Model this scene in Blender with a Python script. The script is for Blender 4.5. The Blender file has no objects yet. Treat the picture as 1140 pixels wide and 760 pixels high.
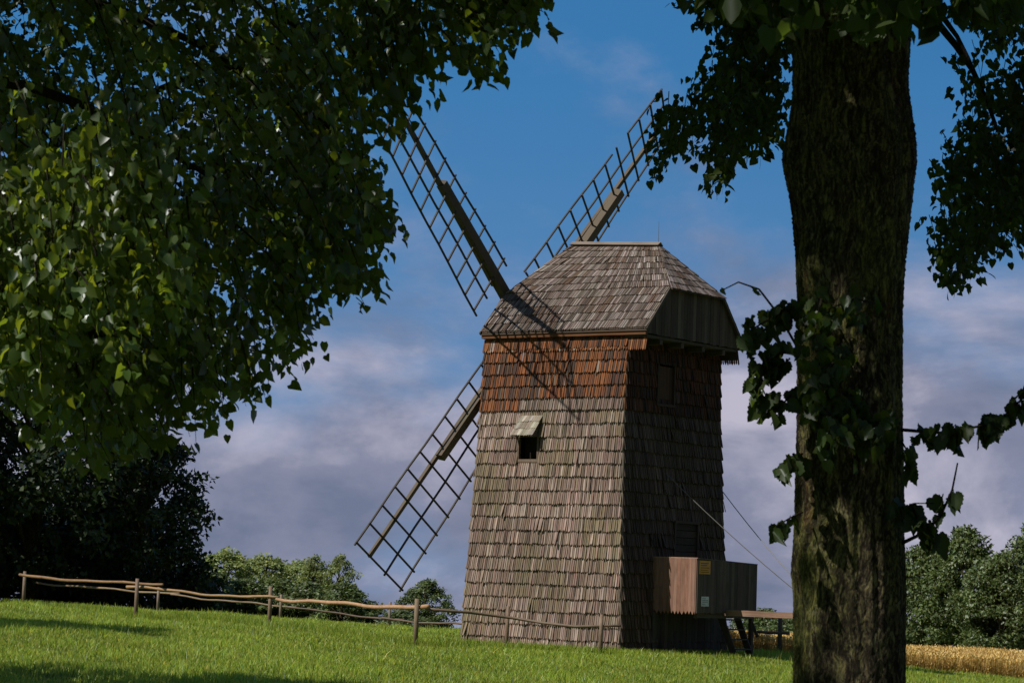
import bpy, math, random
import numpy as np
from mathutils import Matrix, Vector

random.seed(7); rng = np.random.default_rng(11)
S = bpy.context.scene
COL = S.collection

# ------------------------------------------------------------------ camera
EYE = 2.1; FPX = 2700.0; PITCH = math.atan(258.0 / FPX); ROLL = 0.03406
cp, sp, cr, sr = math.cos(PITCH), math.sin(PITCH), math.cos(ROLL), math.sin(ROLL)
r0, u0, f0 = Vector((1, 0, 0)), Vector((0, -sp, cp)), Vector((0, cp, sp))
R_, U_ = r0 * cr + u0 * sr, u0 * cr - r0 * sr
cam_d = bpy.data.cameras.new('camera'); cam = bpy.data.objects.new('camera', cam_d); COL.objects.link(cam)
M = Matrix.Identity(4)
for i in range(3):
    M[i][0], M[i][1], M[i][2] = R_[i], U_[i], -f0[i]
M.translation = (0, 0, EYE); cam.matrix_world = M
cam_d.sensor_width = 36; cam_d.lens = FPX / 1140 * 36; cam_d.clip_start = .5; cam_d.clip_end = 6000
cam_d.dof.use_dof = True; cam_d.dof.focus_distance = 70; cam_d.dof.aperture_fstop = 13; cam_d.dof.aperture_blades = 7
S.camera = cam
S.render.resolution_x, S.render.resolution_y = 1024, 682

# ------------------------------------------------------------------ sun and sky
TH = 0.6612                      # how far the mill is turned
TAIL = Vector((math.cos(TH), -math.sin(TH), 0)); SIDE = Vector((math.sin(TH), math.cos(TH), 0))
SUN_EL = math.radians(49); az = math.radians(24)
sh = -SIDE * math.cos(az) - TAIL * math.sin(az)
SUN = sh * math.cos(SUN_EL) + Vector((0, 0, math.sin(SUN_EL)))
sd = bpy.data.lights.new('sun', 'SUN'); sd.energy = 4.8; sd.angle = math.radians(.53); sd.color = (1, .94, .84)
so = bpy.data.objects.new('sun', sd); COL.objects.link(so); so.location = SUN * 200
so.rotation_euler = SUN.to_track_quat('Z', 'Y').to_euler()
EXPOSURE = 0.0
S.view_settings.view_transform = 'Standard'; S.view_settings.look = 'None'
S.view_settings.exposure = EXPOSURE; S.view_settings.gamma = 1; S.view_settings.use_curve_mapping = False
S.cycles.use_denoising = True
S.cycles.max_bounces = 7; S.cycles.transparent_max_bounces = 4

class NT:
    def __init__(s, tree): s.t = tree; s.n = tree.nodes; s.n.clear()
    def __call__(s, typ, ins=None, **kw):
        n = s.n.new('ShaderNode' + typ)
        for k, v in kw.items(): setattr(n, k, v)
        for k, v in (ins or {}).items():
            if hasattr(v, 'is_output') or hasattr(v, 'links'): s.t.links.new(v, n.inputs[k])
            else: n.inputs[k].default_value = v
        return n
    def math(s, op, a, b=0.0, c=0.0, clamp=False):
        return s('Math', {0: a, 1: b, 2: c}, operation=op, use_clamp=clamp).outputs[0]
    def noise(s, vec, scale, detail=3, rough=.55, dist=0.0):
        return s('TexNoise', {'Vector': vec, 'Scale': scale, 'Detail': detail, 'Roughness': rough, 'Distortion': dist}).outputs[0]
    def ramp(s, fac, stops, interp='LINEAR'):
        n = s('ValToRGB', {0: fac}); cr_ = n.color_ramp; cr_.interpolation = interp
        while len(cr_.elements) < len(stops): cr_.elements.new(.5)
        for e, (p, c) in zip(cr_.elements, stops):
            e.position = p; e.color = (c, c, c, 1) if isinstance(c, (int, float)) else (*c, 1)
        return n.outputs[0]
    def mix(s, fac, a, b, mode='MIX'):
        n = s('Mix', data_type='RGBA', blend_type=mode)
        for i, v in ((0, fac), (6, a), (7, b)):
            if hasattr(v, 'links'): s.t.links.new(v, n.inputs[i])
            else: n.inputs[i].default_value = v if isinstance(v, (int, float)) else (*v, 1)
        return n.outputs[2]
    def vscale(s, vec, sc):
        return s('VectorMath', {0: vec, 1: sc}, operation='MULTIPLY').outputs[0]
    def maprange(s, v, a, b, c=0., d=1., smooth=True):
        return s('MapRange', {0: v, 1: a, 2: b, 3: c, 4: d}, interpolation_type='SMOOTHSTEP' if smooth else 'LINEAR').outputs[0]

world = bpy.data.worlds.new('World'); S.world = world; world.use_nodes = True
w = NT(world.node_tree)
D = w('TexCoord').outputs['Generated']
lift = w('VectorMath', {0: D, 1: (0, 0, .42)}, operation='ADD').outputs[0]
lift = w('VectorMath', {0: lift}, operation='NORMALIZE').outputs[0]
sky = w('TexSky', {'Vector': lift}, sky_type='NISHITA', sun_disc=False, sun_elevation=SUN_EL,
        sun_rotation=math.atan2(SUN.x, SUN.y), altitude=100, air_density=1.0, dust_density=.6, ozone_density=1.6)
sep = w('SeparateXYZ', {0: D}); ez = sep.outputs[2]
skyc = w.mix(1.0, sky.outputs[0], (.52, 1.36, 1.72), 'MULTIPLY')
pale = w.maprange(ez, .23, -.02); skyc = w.mix(w.math('MULTIPLY', pale, .55), skyc, (2.6, 3.5, 5.2))
cv = w.vscale(D, (1, 1, 1.9))
n1 = w.noise(cv, 5.5, 8, .56, .35); n2 = w.noise(cv, 15, 7, .6, .25)
nn = w.math('ADD', w.math('MULTIPLY', n1, .74), w.math('MULTIPLY', n2, .26))
thr = w.maprange(ez, .02, .20, .29, .60, False)
cover = w.maprange(w.math('SUBTRACT', nn, thr), -.09, .17)
cover = w.math('MULTIPLY', cover, w.maprange(ez, .45, .16))
sh_ = w.noise(w.vscale(w('VectorMath', {0: D, 1: (.013, 0, .02)}, operation='ADD').outputs[0], (1, 1, 1.9)), 9, 7, .58, .3)
ccol = w.ramp(sh_, [(.36, (1.9, 2.15, 3.2)), (.48, (2.9, 3.0, 4.15)), (.64, (6.2, 5.8, 7.0))])
wc = w.mix(w.math('MULTIPLY', cover, .92), skyc, ccol)
# unseen broken grey cloud behind the camera, added to neutralise the fill light
fill_cloud = w.math('MULTIPLY', w.maprange(sep.outputs[1], .70, -.05), w.maprange(w.noise(D, 2.6, 6, .6, .3), .36, .52))
wc = w.mix(w.math('MULTIPLY', fill_cloud, .9), wc, (1.35, 1.28, 1.25))
bg = w('Background', {0: wc, 1: .085}); out = w('OutputWorld', {0: bg.outputs[0]})

# ------------------------------------------------------------------ helpers
def mat(name, rough=.85, spec=.25):
    m = bpy.data.materials.new(name); m.use_nodes = True
    n = NT(m.node_tree); b = n('BsdfPrincipled', {'Roughness': rough, 'Specular IOR Level': spec})
    n('OutputMaterial', {0: b.outputs[0]}); n.b = b; n.m = m
    return n
def setc(n, c, bump=None, strength=.5, dist=.02):
    n.t.links.new(c, n.b.inputs['Base Color'])
    if bump is not None:
        bp = n('Bump', {'Height': bump, 'Strength': strength, 'Distance': dist}); n.t.links.new(bp.outputs[0], n.b.inputs['Normal'])
    return n.m

class MB:
    """collects polygons; each with a colour and per-corner-vertex grain coordinate"""
    def __init__(s): s.v = []; s.f = []; s.c = []; s.g = []
    def poly(s, faces, verts, col=(1, 1, 1), grain=None):
        o = len(s.v); s.v += [tuple(x) for x in verts]
        s.g += [tuple(x) for x in (grain if grain is not None else verts)]
        for f in faces: s.f.append([o + i for i in f]); s.c.append(col)
    def box(s, lo, hi, col=(1, 1, 1), M=None, jit=0.0):
        x0, y0, z0 = lo; x1, y1, z1 = hi
        v = [Vector(p) for p in ((x0, y0, z0), (x1, y0, z0), (x1, y1, z0), (x0, y1, z0), (x0, y0, z1), (x1, y0, z1), (x1, y1, z1), (x0, y1, z1))]
        g = [p.copy() for p in v]; o = Vector((random.random() * 9, random.random() * 9, random.random() * 9))
        if jit: v = [p + Vector([random.uniform(-jit, jit) for _ in range(3)]) for p in v]
        if M is not None: v = [M @ p for p in v]
        s.poly([(0, 3, 2, 1), (4, 5, 6, 7), (0, 1, 5, 4), (1, 2, 6, 5), (2, 3, 7, 6), (3, 0, 4, 7)], v, col, [p + o for p in g])
    def beam(s, a, b, w_, h, col=(1, 1, 1), up=(0, 0, 1), jit=0.0, taper=1.0):
        """squared timber from a to b; grain runs along the third coordinate"""
        a, b = Vector(a), Vector(b); d = (b - a); L = d.length; d.normalize()
        x = d.cross(Vector(up)); x = x.normalized() if x.length > 1e-4 else Vector((1, 0, 0)); y = x.cross(d)
        o = Vector((random.random() * 9, random.random() * 9, random.random() * 9)); v = []; g = []
        for t in (0, 1):
            k = 1 if t == 0 else taper
            for i, j in ((-1, -1), (1, -1), (1, 1), (-1, 1)):
                v.append(a + d * L * t + x * (i * w_ / 2 * k) + y * (j * h / 2 * k)); g.append(o + Vector((i * w_ / 2, j * h / 2, L * t)))
        if jit: v = [p + Vector([random.uniform(-jit, jit) for _ in range(3)]) for p in v]
        s.poly([(3, 2, 1, 0), (4, 5, 6, 7), (0, 1, 5, 4), (1, 2, 6, 5), (2, 3, 7, 6), (3, 0, 4, 7)], v, col, g)
    def tube(s, pts, rad, n=6, col=(1, 1, 1), cap=True, wob=0.0):
        pts = [Vector(p) for p in pts]; o = len(s.v); off = random.random() * 9; L = 0; prev = None
        for i, p in enumerate(pts):
            d = (pts[min(i + 1, len(pts) - 1)] - pts[max(i - 1, 0)]).normalized()
            if prev is None:
                a = d.cross(Vector((0, 0, 1)))
                if a.length < .05: a = Vector((1, 0, 0))
                a = (a - d * a.dot(d)).normalized()
            else: a = (prev - d * prev.dot(d)).normalized()
            prev = a; b = d.cross(a)
            if i: L += (p - pts[i - 1]).length
            r = rad[i] if hasattr(rad, '__len__') else rad
            for k in range(n):
                t = 2 * math.pi * k / n; rr = r * (1 + (random.uniform(-wob, wob) if wob else 0))
                s.v.append(tuple(p + a * (math.cos(t) * rr) + b * (math.sin(t) * rr))); s.g.append((off + math.cos(t) * r, math.sin(t) * r, L))
        for i in range(len(pts) - 1):
            for k in range(n):
                k2 = (k + 1) % n
                s.f.append([o + i * n + k, o + i * n + k2, o + (i + 1) * n + k2, o + (i + 1) * n + k]); s.c.append(col)
        if cap:
            s.f.append([o + k for k in range(n)][::-1]); s.c.append(col)
            s.f.append([o + (len(pts) - 1) * n + k for k in range(n)]); s.c.append(col)
    def build(s, name, m, parent=None, smooth=False, loc=None):
        me = bpy.data.meshes.new(name); me.from_pydata(s.v, [], s.f)
        ca = me.attributes.new('tone', 'FLOAT_COLOR', 'FACE')
        ca.data.foreach_set('color', np.array([(*c, 1) if len(c) == 3 else c for c in s.c], np.float32).ravel())
        ga = me.attributes.new('grain', 'FLOAT_VECTOR', 'POINT'); ga.data.foreach_set('vector', np.array(s.g, np.float32).ravel())
        if smooth: me.polygons.foreach_set('use_smooth', [True] * len(me.polygons))
        me.materials.append(m); me.update()
        o = bpy.data.objects.new(name, me); COL.objects.link(o)
        if parent: o.parent = parent
        if loc is not None: o.location = loc
        return o

def np_mesh(name, verts, faces_flat, sizes, tone, m, parent=None, smooth=False):
    """fast mesh: verts (N,3), flat corner indices, face sizes, per-face tone (F,3)"""
    me = bpy.data.meshes.new(name); me.vertices.add(len(verts)); me.vertices.foreach_set('co', np.asarray(verts, np.float32).ravel())
    me.loops.add(len(faces_flat)); me.loops.foreach_set('vertex_index', np.asarray(faces_flat, np.int32))
    sizes = np.asarray(sizes, np.int32); me.polygons.add(len(sizes))
    st = np.zeros(len(sizes), np.int32); st[1:] = np.cumsum(sizes)[:-1]; me.polygons.foreach_set('loop_start', st)
    me.update(calc_edges=True)
    ca = me.attributes.new('tone', 'FLOAT_COLOR', 'FACE')
    t4 = np.ones((len(sizes), 4), np.float32); t4[:, :3] = tone; ca.data.foreach_set('color', t4.ravel())
    if smooth: me.polygons.foreach_set('use_smooth', [True] * len(sizes))
    me.materials.append(m); me.validate()
    o = bpy.data.objects.new(name, me); COL.objects.link(o)
    if parent: o.parent = parent
    return o

def tag(o, label=None, cat=None, group=None, kind=None):
    if label: o['label'] = label
    if cat: o['category'] = cat
    if group: o['group'] = group
    if kind: o['kind'] = kind
    return o
def empty(name, loc, rz=0.0):
    o = bpy.data.objects.new(name, None); COL.objects.link(o); o.location = loc; o.rotation_euler = (0, 0, rz); o.empty_display_size = .3
    return o
def ray(px, py):
    a, b = px - 570, -(py - 380)
    d = f0 + R_ * (a / FPX) + U_ * (b / FPX)
    return d
def at(px, py, y):
    d = ray(px, py); k = y / d.y
    return Vector((d.x * k, y, EYE + d.z * k))
def to_px(P):
    P = np.asarray(P, float); Q = P - np.array([0, 0, EYE])
    x = Q @ np.array(R_); h = Q @ np.array(U_); d = Q @ np.array(f0)
    d = np.where(d < .1, .1, d)
    return 570 + FPX * x / d, 380 - FPX * h / d

# ------------------------------------------------------------------ terrain
def sstep(x, a, b):
    t = np.clip((x - a) / (b - a), 0, 1); return t * t * (3 - 2 * t)
def ground(x, y):
    x = np.asarray(x, float); y = np.asarray(y, float)
    left = .030 * np.log1p(np.exp(-np.clip(x + 1, -80, 40) / 2.0)) * 2.0
    left = np.minimum(left, .45 + (left - .45) * .12) * 1.0
    right = -.075 * np.log1p(np.exp(np.clip(x - 6.5, -40, 60) / 1.5)) * 1.5
    right = np.where(right < -.75, -.75 + (right + .75) * .12, right)
    back = -.035 * np.log1p(np.exp(np.clip((y - 88) / 4., -40, 40))) * 4.
    back = np.where(back < -2.2, -2.2 + (back + 2.2) * .1, back) * (1 - .6 * sstep(x, 4, 14))
    bump = .05 * np.sin(x * .55 + 1.3) * np.sin(y * .23 + .4) + .025 * np.sin(x * 1.4 + y * .6)
    fade = 1 - np.exp(-(((x - 3) / 5) ** 2 + ((y - 72) / 5) ** 2))
    return left + right + back + bump * fade - np.clip(y - 165, 0, None) * .027
def gz(x, y): return float(ground(x, y))

n = mat('meadow_soil', .95, .1)
P = n('NewGeometry').outputs['Position']
c = n.ramp(n.noise(P, .35, 5), [(.35, (.06, .09, .02)), (.6, (.09, .13, .028)), (.75, (.11, .12, .04))])
M_SOIL = setc(n, c, n.noise(P, 9, 4), .6, .05)
xs = np.concatenate([[-2500, -1200, -500, -250, -150, -100, -70], np.linspace(-50, 60, 111), [75, 100, 150, 250, 500, 1200, 2500]])
ys = np.concatenate([[-600, -200, -60, -20], np.linspace(-8, 140, 149), [150, 165, 185, 210, 250, 320, 450, 800, 1600, 3500]])
gx, gy = np.meshgrid(xs, ys); V = np.stack([gx, gy, ground(gx, gy)], -1).reshape(-1, 3)
W_, H_ = len(xs), len(ys)
idx = (np.arange(H_ - 1)[:, None] * W_ + np.arange(W_ - 1)[None]).ravel()
F = np.stack([idx, idx + 1, idx + W_ + 1, idx + W_], 1)
g = np_mesh('ground', V, F.ravel(), np.full(len(F), 4), np.ones((len(F), 3)), M_SOIL, smooth=True); g['kind'] = 'structure'

def foliage_mat(name, diff, trans, tfac=.35, gloss=.12, rough=.42):
    m = bpy.data.materials.new(name); m.use_nodes = True; n = NT(m.node_tree)
    t = n('Attribute', attribute_name='tone').outputs[0]
    d = n('BsdfDiffuse', {0: n.mix(1., diff, t, 'MULTIPLY')}); tr = n('BsdfTranslucent', {0: n.mix(1., trans, t, 'MULTIPLY')})
    a = n('MixShader', {0: tfac, 1: d.outputs[0], 2: tr.outputs[0]})
    if gloss:
        gl = n('BsdfGlossy', {0: (.8, .85, .9, 1), 1: rough}); fr = n('LayerWeight', {0: .25}).outputs[1]
        fac = n.math('ADD', n.math('MULTIPLY', fr, gloss), gloss * .22)
        a = n('MixShader', {0: fac, 1: a.outputs[0], 2: gl.outputs[0]})
    n('OutputMaterial', {0: a.outputs[0]})
    return m
M_GRASS = foliage_mat('grass_blades', (.29, .375, .052), (.46, .58, .06), .45, .06, .45)
M_WHEAT = foliage_mat('ripe_wheat', (.64, .45, .16), (.54, .37, .10), .25, .05, .5)

def tones(N, lo, hi, warm=.12, r=rng):
    v = r.uniform(lo, hi, N); wv = r.uniform(-warm, warm, N)
    return np.stack([v * (1 + wv), v, v * (1 - wv)], 1)

# mown meadow in front of the mill
def blades(N, x, y, h, wd, spread=1.15):
    z = ground(x, y); a = rng.uniform(0, 2 * np.pi, N); lean = rng.uniform(0, spread, N) * h; la = rng.uniform(0, 2 * np.pi, N)
    bx, by = np.cos(a) * wd / 2, np.sin(a) * wd / 2; lx, ly = np.cos(la) * lean, np.sin(la) * lean
    V = np.zeros((N, 5, 3))
    V[:, 0] = np.stack([x - bx, y - by, z - .03], 1); V[:, 1] = np.stack([x + bx, y + by, z - .03], 1)
    V[:, 2] = np.stack([x + bx * .8 + lx * .4, y + by * .8 + ly * .4, z + h * .6], 1)
    V[:, 3] = np.stack([x - bx * .8 + lx * .4, y - by * .8 + ly * .4, z + h * .6], 1)
    V[:, 4] = np.stack([x + lx, y + ly, z + h], 1)
    b = np.arange(N)[:, None] * 5
    fl = np.concatenate([b + [0, 1, 2, 3], b + [3, 2, 4]], 1).ravel(); sz = np.tile([4, 3], N)
    return V.reshape(-1, 3), fl, sz
N = 420000
yy = 27 + (99 - 27) * rng.uniform(0, 1, N) ** 1.25
half = yy * .2165 + 1.5
xx = rng.uniform(-1, 1, N) * half
keep = ~((xx > 6) & (yy > 79))
xx, yy = xx[keep], yy[keep]; N = len(xx)
patch = np.sin(xx * .9 + np.sin(yy * .31) * 2) * np.sin(yy * .53 + 1.1 * np.sin(xx * .4)) + .6 * np.sin(xx * 2.7 + yy * 1.1)
hh = np.where((np.abs(xx - 2.9) < 6.5) & (yy > 60), .62, .85) * rng.uniform(.06, .17, N) * (1 + .4 * patch) * np.where(rng.uniform(0, 1, N) > .985, 1.7, 1)
ww = rng.uniform(.010, .021, N) * (.75 + yy / 100)
V, fl, sz = blades(N, xx, yy, hh, ww)
tn = tones(N, .65, 1.25, .16) * (1 + .13 * patch)[:, None]
dry = rng.uniform(0, 1, N) > .94; tn[dry] *= np.array([1.6, 1.1, 1.4]); dkg = rng.uniform(0, 1, N) > .9; tn[dkg] *= .5
# ranker growth along the fences and round the mill, seed heads and small pale flowers
def along(a, b, k, w_): t = rng.uniform(0, 1, k); return a[0] + (b[0] - a[0]) * t + rng.normal(0, w_, k), a[1] + (b[1] - a[1]) * t + rng.normal(0, w_, k)
ex, ey = [], []
for a, b, k in (((-18, 89), (-11.8, 78), 2600), ((-11.8, 78), (-7.5, 76), 1500), ((-7.5, 76), (-2.4, 66), 2400), ((-2.4, 66), (3, 66), 1700), ((-1.45, 71.7), (3.4, 68.2), 2600), ((3.4, 68.2), (7, 72.2), 2600), ((6, 68), (9, 76), 900)):
    q = along(a, b, k, .28); ex.append(q[0]); ey.append(q[1])
ex, ey = np.concatenate(ex), np.concatenate(ey); ins = np.abs((ex - 2.747) * math.cos(TH) - (ey - 72.456) * math.sin(TH)) < 2.85; ins &= np.abs((ex - 2.747) * math.sin(TH) + (ey - 72.456) * math.cos(TH)) < 2.75
ex, ey = ex[~ins], ey[~ins]; k = len(ex)
nearmill = (np.abs(ex - 2.747) < 5.0) & (np.abs(ey - 72.4) < 5.5)
V2_, fl2, sz2 = blades(k, ex, ey, np.where(nearmill, rng.uniform(.05, .17, k), rng.uniform(.10, .32, k)), rng.uniform(.012, .026, k), .7)
fy = 30 + 68 * rng.uniform(0, 1, 5200) ** 1.3; fx = rng.uniform(-1, 1, 5200) * (fy * .2165 + 1); fk = ~((fx > 6) & (fy > 78)) & ~((np.abs(fx - 2.747) < 3.9) & (np.abs(fy - 72.4) < 4.2)); fx, fy = fx[fk], fy[fk]; k3 = len(fx)
V3_, fl3, sz3 = blades(k3, fx, fy, rng.uniform(.16, .30, k3), rng.uniform(.008, .014, k3), .4)
t3 = np.tile(np.array([[1.5, 1.05, 1.8]]), (k3, 1)) * rng.uniform(.6, 1.1, (k3, 1)); fl_w = rng.uniform(0, 1, k3) > .9; t3[fl_w] = (2.2, 1.9, 9)
V, fl, sz, tn = np.concatenate([V, V2_, V3_]), np.concatenate([fl, fl2 + len(V), fl3 + len(V) + len(V2_)]), np.concatenate([sz, sz2, sz3]), np.concatenate([tn, tones(k, .55, 1.05, .2), t3])
g = np_mesh('grass', V, fl, sz, np.repeat(tn, 2, 0), M_GRASS); tag(g, 'short lit green meadow grass sloping in front of the windmill', 'grass', kind='stuff')

# wheat field to the right behind the mill
n = mat('wheat_ground', .95, .1); P = n('NewGeometry').outputs['Position']
M_WG = setc(n, n.ramp(n.noise(P, 3, 4), [(.3, (.3, .19, .06)), (.7, (.42, .28, .10))]))
xs = np.linspace(5.5, 60, 56); ys = np.linspace(79, 112, 34); gx, gy = np.meshgrid(xs, ys)
V = np.stack([gx, gy, ground(gx, gy) + .03], -1).reshape(-1, 3); W_ = len(xs)
idx = (np.arange(len(ys) - 1)[:, None] * W_ + np.arange(W_ - 1)[None]).ravel(); F = np.stack([idx, idx + 1, idx + W_ + 1, idx + W_], 1)
g = np_mesh('field', V, F.ravel(), np.full(len(F), 4), np.ones((len(F), 3)), M_WG, smooth=True); g['kind'] = 'structure'
N = 62000
yy = 79 + 32 * rng.uniform(0, 1, N) ** 2.1; xx = rng.uniform(5.6, 30, N); xx = np.where(xx > 5.6, xx, 5.6)
zz = ground(xx, yy); h = rng.uniform(.42, .59, N) * (1 + .06 * np.sin(xx * 1.3)); h = np.where(rng.uniform(0, 1, N) > .985, h * 1.15, h)
a = rng.uniform(0, 6.283, N); la = rng.uniform(0, 6.283, N); ln = rng.uniform(0, .16, N)
tip = np.stack([xx + np.cos(la) * ln, yy + np.sin(la) * ln, zz + h], 1)
def ribbons(A, B, wa, wb, a):
    d = np.stack([np.cos(a), np.sin(a), 0 * a], 1); wa = wa[:, None]; wb = wb[:, None]
    V = np.stack([A - d * wa, A + d * wa, B + d * wb, B - d * wb], 1)
    return V
A = np.stack([xx, yy, zz], 1)
V1 = ribbons(A, tip, np.full(N, .006), np.full(N, .004), a)
ear = tip + np.stack([np.cos(la) * .05, np.sin(la) * .05, rng.uniform(.02, .09, N)], 1)
mid = (tip + ear) / 2
V2 = ribbons(tip - (ear - tip) * .3, mid, np.full(N, .005), np.full(N, .017), a); V3 = ribbons(mid, ear, np.full(N, .017), np.full(N, .004), a)
lf0 = A + (tip - A) * rng.uniform(.2, .7, N)[:, None]; lf1 = lf0 + np.stack([np.cos(a) * .16, np.sin(a) * .16, rng.uniform(-.12, .12, N)], 1)
V4 = ribbons(lf0, lf1, np.full(N, .012), np.full(N, .003), a + 1.5)
V = np.concatenate([V1, V2, V3, V4]).reshape(-1, 3)
t = tones(N, .6, 1.25, .1)
g = np_mesh('wheat', V, np.arange(len(V)), np.full(4 * N, 4), np.concatenate([t, t * 1.12, t * 1.12, t * .9]), M_WHEAT)
tag(g, 'ripe golden wheat standing in the field behind the trunk', 'wheat', kind='stuff')

# ------------------------------------------------------------------ wood materials (tone = the timber's colour, plus painted shade on the tail wall)
def wood(name, rough=.8, gs=(26, 26, 2.2), contrast=.55, bump=.35, green=0.0, spec=.3):
    n = mat(name, rough, spec)
    t = n('Attribute', attribute_name='tone').outputs[0]; gr = n('Attribute', attribute_name='grain').outputs[1]
    s1 = n.noise(n.vscale(gr, gs), 1.6, 5, .65); s2 = n.noise(gr, 1.1, 4, .6)
    k = n.math('ADD', n.math('MULTIPLY', s1, 1.6 * contrast), 1 - .8 * contrast)
    c = n.mix(1., t, n('CombineColor', {0: k, 1: k, 2: k}).outputs[0], 'MULTIPLY')
    stain = n.maprange(s2, .45, .72)
    c = n.mix(n.math('MULTIPLY', stain, .6), c, n.mix(1., c, (.55, .5, .45), 'MULTIPLY'))
    if green:
        c = n.mix(n.math('MULTIPLY', n.maprange(n.noise(gr, 2.3, 3), .5, .75), green), c, (.10, .11, .04))
    return setc(n, c, s1, bump, .01)
M_SHINGLE = wood('weathered_shingles', .78, (40, 40, 2.2), 1.0, .6)
M_BOARD = wood('weathered_boards', .8, (26, 26, 1.0), .95, .5)
M_SAIL = wood('sail_timber', .72, (30, 30, 1.5), .5, .4, .25)
M_POLE = wood('fence_poles', .7, (22, 22, 5), .9, .6)
M_DARK = wood('dark_interior_timber', .95, (10, 10, 2), .4, .1)
n = mat('steel_rope', .5, .5); M_ROPE = setc(n, n('RGB').outputs[0]); n.n['RGB'].outputs[0].default_value = (.12, .115, .11, 1)
def plain(name, colour, rough=.5):
    n = mat(name, rough, .4); P = n('NewGeometry').outputs['Position']
    return setc(n, n.mix(n.maprange(n.noise(P, 6, 5), .35, .75), colour, tuple(x * .72 for x in colour)))
M_YELLOW = plain('yellow_enamel', (.55, .27, .02)); M_WHITE = plain('white_enamel', (.55, .6, .62)); M_INK = plain('sign_lettering', (.13, .035, .015)); M_INKD = plain('grey_lettering', (.12, .13, .15))

# ------------------------------------------------------------------ windmill
CX, CY_ = 2.747, 72.456
mill = empty('windmill', (CX, CY_, 0), -TH)
tag(mill, 'old wooden post mill with shingled walls, shingle roof and four lattice sails', 'windmill')

def jc(c, a=.15):
    k = 1 + random.uniform(-a, a); return tuple(max(0, x * k * (1 + random.uniform(-.05, .05))) for x in c)
def shingles(mb, bl, br, tl, tr, rows, wid, colfn, over=.22, thick=.022, lift=.03, point=.35, first=0, flare=None, sag=.012):
    """courses of overlapping shingles on the quad bl-br-tr-tl (seen from outside, left to right)"""
    bl, br, tl, tr = map(Vector, (bl, br, tl, tr)); nrm = (br - bl).cross(tl - bl).normalized()
    P = lambda s, t: (bl.lerp(br, s)).lerp(tl.lerp(tr, s), t)
    for r in range(first, rows):
        t0, t1 = r / rows, min(1., (r + 1 + over) / rows); H = (P(.5, t1) - P(.5, t0)).length
        Wd = (P(1, t0) - P(0, t0)).length; s = -.5 * random.random() * wid / Wd; ph = random.random() * 6
        while s < 1:
            ww = wid * random.uniform(.7, 1.3) / Wd; a, b = max(0, s + .002), min(1, s + ww - .0015); s += ww
            if b - a < .012 / Wd: continue
            m = (a + b) / 2; dt = (random.uniform(-.07, .05) + sag * 2 * math.sin(ph + m * 9)) / rows * .8
            tb = t0 + dt if r > 0 or flare else t0 + dt * .6
            lf = lift * random.uniform(.75, 1.35); tk = thick * random.uniform(.8, 1.3)
            if random.random() < .012: lf *= 2.2
            fl = flare[r] if flare else 0
            e = point * (b - a) * Wd * random.uniform(.6, 1.3) / max(H * rows, .01)  # pointed foot
            hh = (tb + .0)
            low = [P(a, hh + e), P(m, hh), P(b, hh + e)]
            off = nrm * (lf + fl); offb = nrm * (lf - tk + fl)
            vo = [p + off for p in low] + [P(b, t1) + nrm * (.006), P(a, t1) + nrm * (.006)]
            vi = [p + offb for p in low]
            tpl = [P(b, t1) - nrm * .01, P(a, t1) - nrm * .01]
            ro = Vector((random.random() * 30, random.random() * 30, random.random() * 30))
            def gco(q): d = q - P(0, t0); return Vector((d.dot((br - bl).normalized()), 0, d.dot((tl - bl).normalized()))) + ro
            col = jc(colfn(m, (r + .5) / rows), .2)
            verts = vo + vi + tpl
            mb.poly([(0, 1, 2, 3, 4), (0, 5, 6, 1), (1, 6, 7, 2), (2, 7, 8, 3), (4, 9, 5, 0)], verts, col, [gco(q) for q in verts])

GREY = [(.215, .155, .128), (.18, .128, .104), (.155, .116, .083), (.25, .188, .162), (.105, .076, .060), (.20, .132, .112), (.29, .225, .195)]
RUST = [(.125, .046, .021), (.09, .034, .018), (.062, .033, .023), (.16, .064, .024), (.055, .034, .026), (.085, .042, .027), (.045, .028, .022)]
def lower_col(s, t):
    base = Vector(random.choice(GREY))
    if math.sin(s * 7 + 1.3) * math.sin(t * 11 + s * 3) > .25 and random.random() < .6: base = Vector((.165, .128, .085))
    return Vector((base.x * 1.2, base.y * 1.21, base.z * 1.2)) * (1.0 + .12 * math.sin(s * 5 + t * 8))
def upper_col(s, t):
    k = .5 + .5 * math.sin(s * 9 + t * 5) * math.sin(t * 13 + s * 4)
    b = Vector(random.choice(RUST))
    if random.random() < .08: b = Vector(random.choice(GREY)) * .75
    if random.random() < (.5 if t > .55 else .28): b = Vector((.19, .066, .022))
    return b * (.85 + .35 * k)
def roof_col(s, t):
    b = Vector(random.choice([(.19, .155, .135), (.155, .123, .104), (.225, .195, .178), (.12, .093, .075), (.30, .265, .245), (.085, .066, .053)]))
    if math.sin(s * 11 + .8) * math.sin(t * 6 + s * 5 + 1) > .3 and random.random() < .45: b = Vector((.115, .076, .052))
    return Vector((b.x * .88, b.y * .84, b.z * .82))

# local axes: +x = tail end, -x = sail end, -y = the lit long side
ZB, ZM, ZT = -.12, 6.83, 9.02
xb, yb, xm, ym, xt, yt = 2.866, 2.752, 2.60, 2.52, 2.62, 2.385
lvl = lambda z: (xb + (xm - xb) * z / ZM, yb + (ym - yb) * z / ZM) if z <= ZM else (xm + (xt - xm) * (z - ZM) / (ZT - ZM), ym + (yt - ym) * (z - ZM) / (ZT - ZM))
core = MB()
rings = []
for z in (-.5, ZM, ZT + .2):
    a, b = lvl(z); rings.append([(-a, -b, z), (a, -b, z), (a, b, z), (-a, b, z)])
vv = sum(rings, [])
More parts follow.
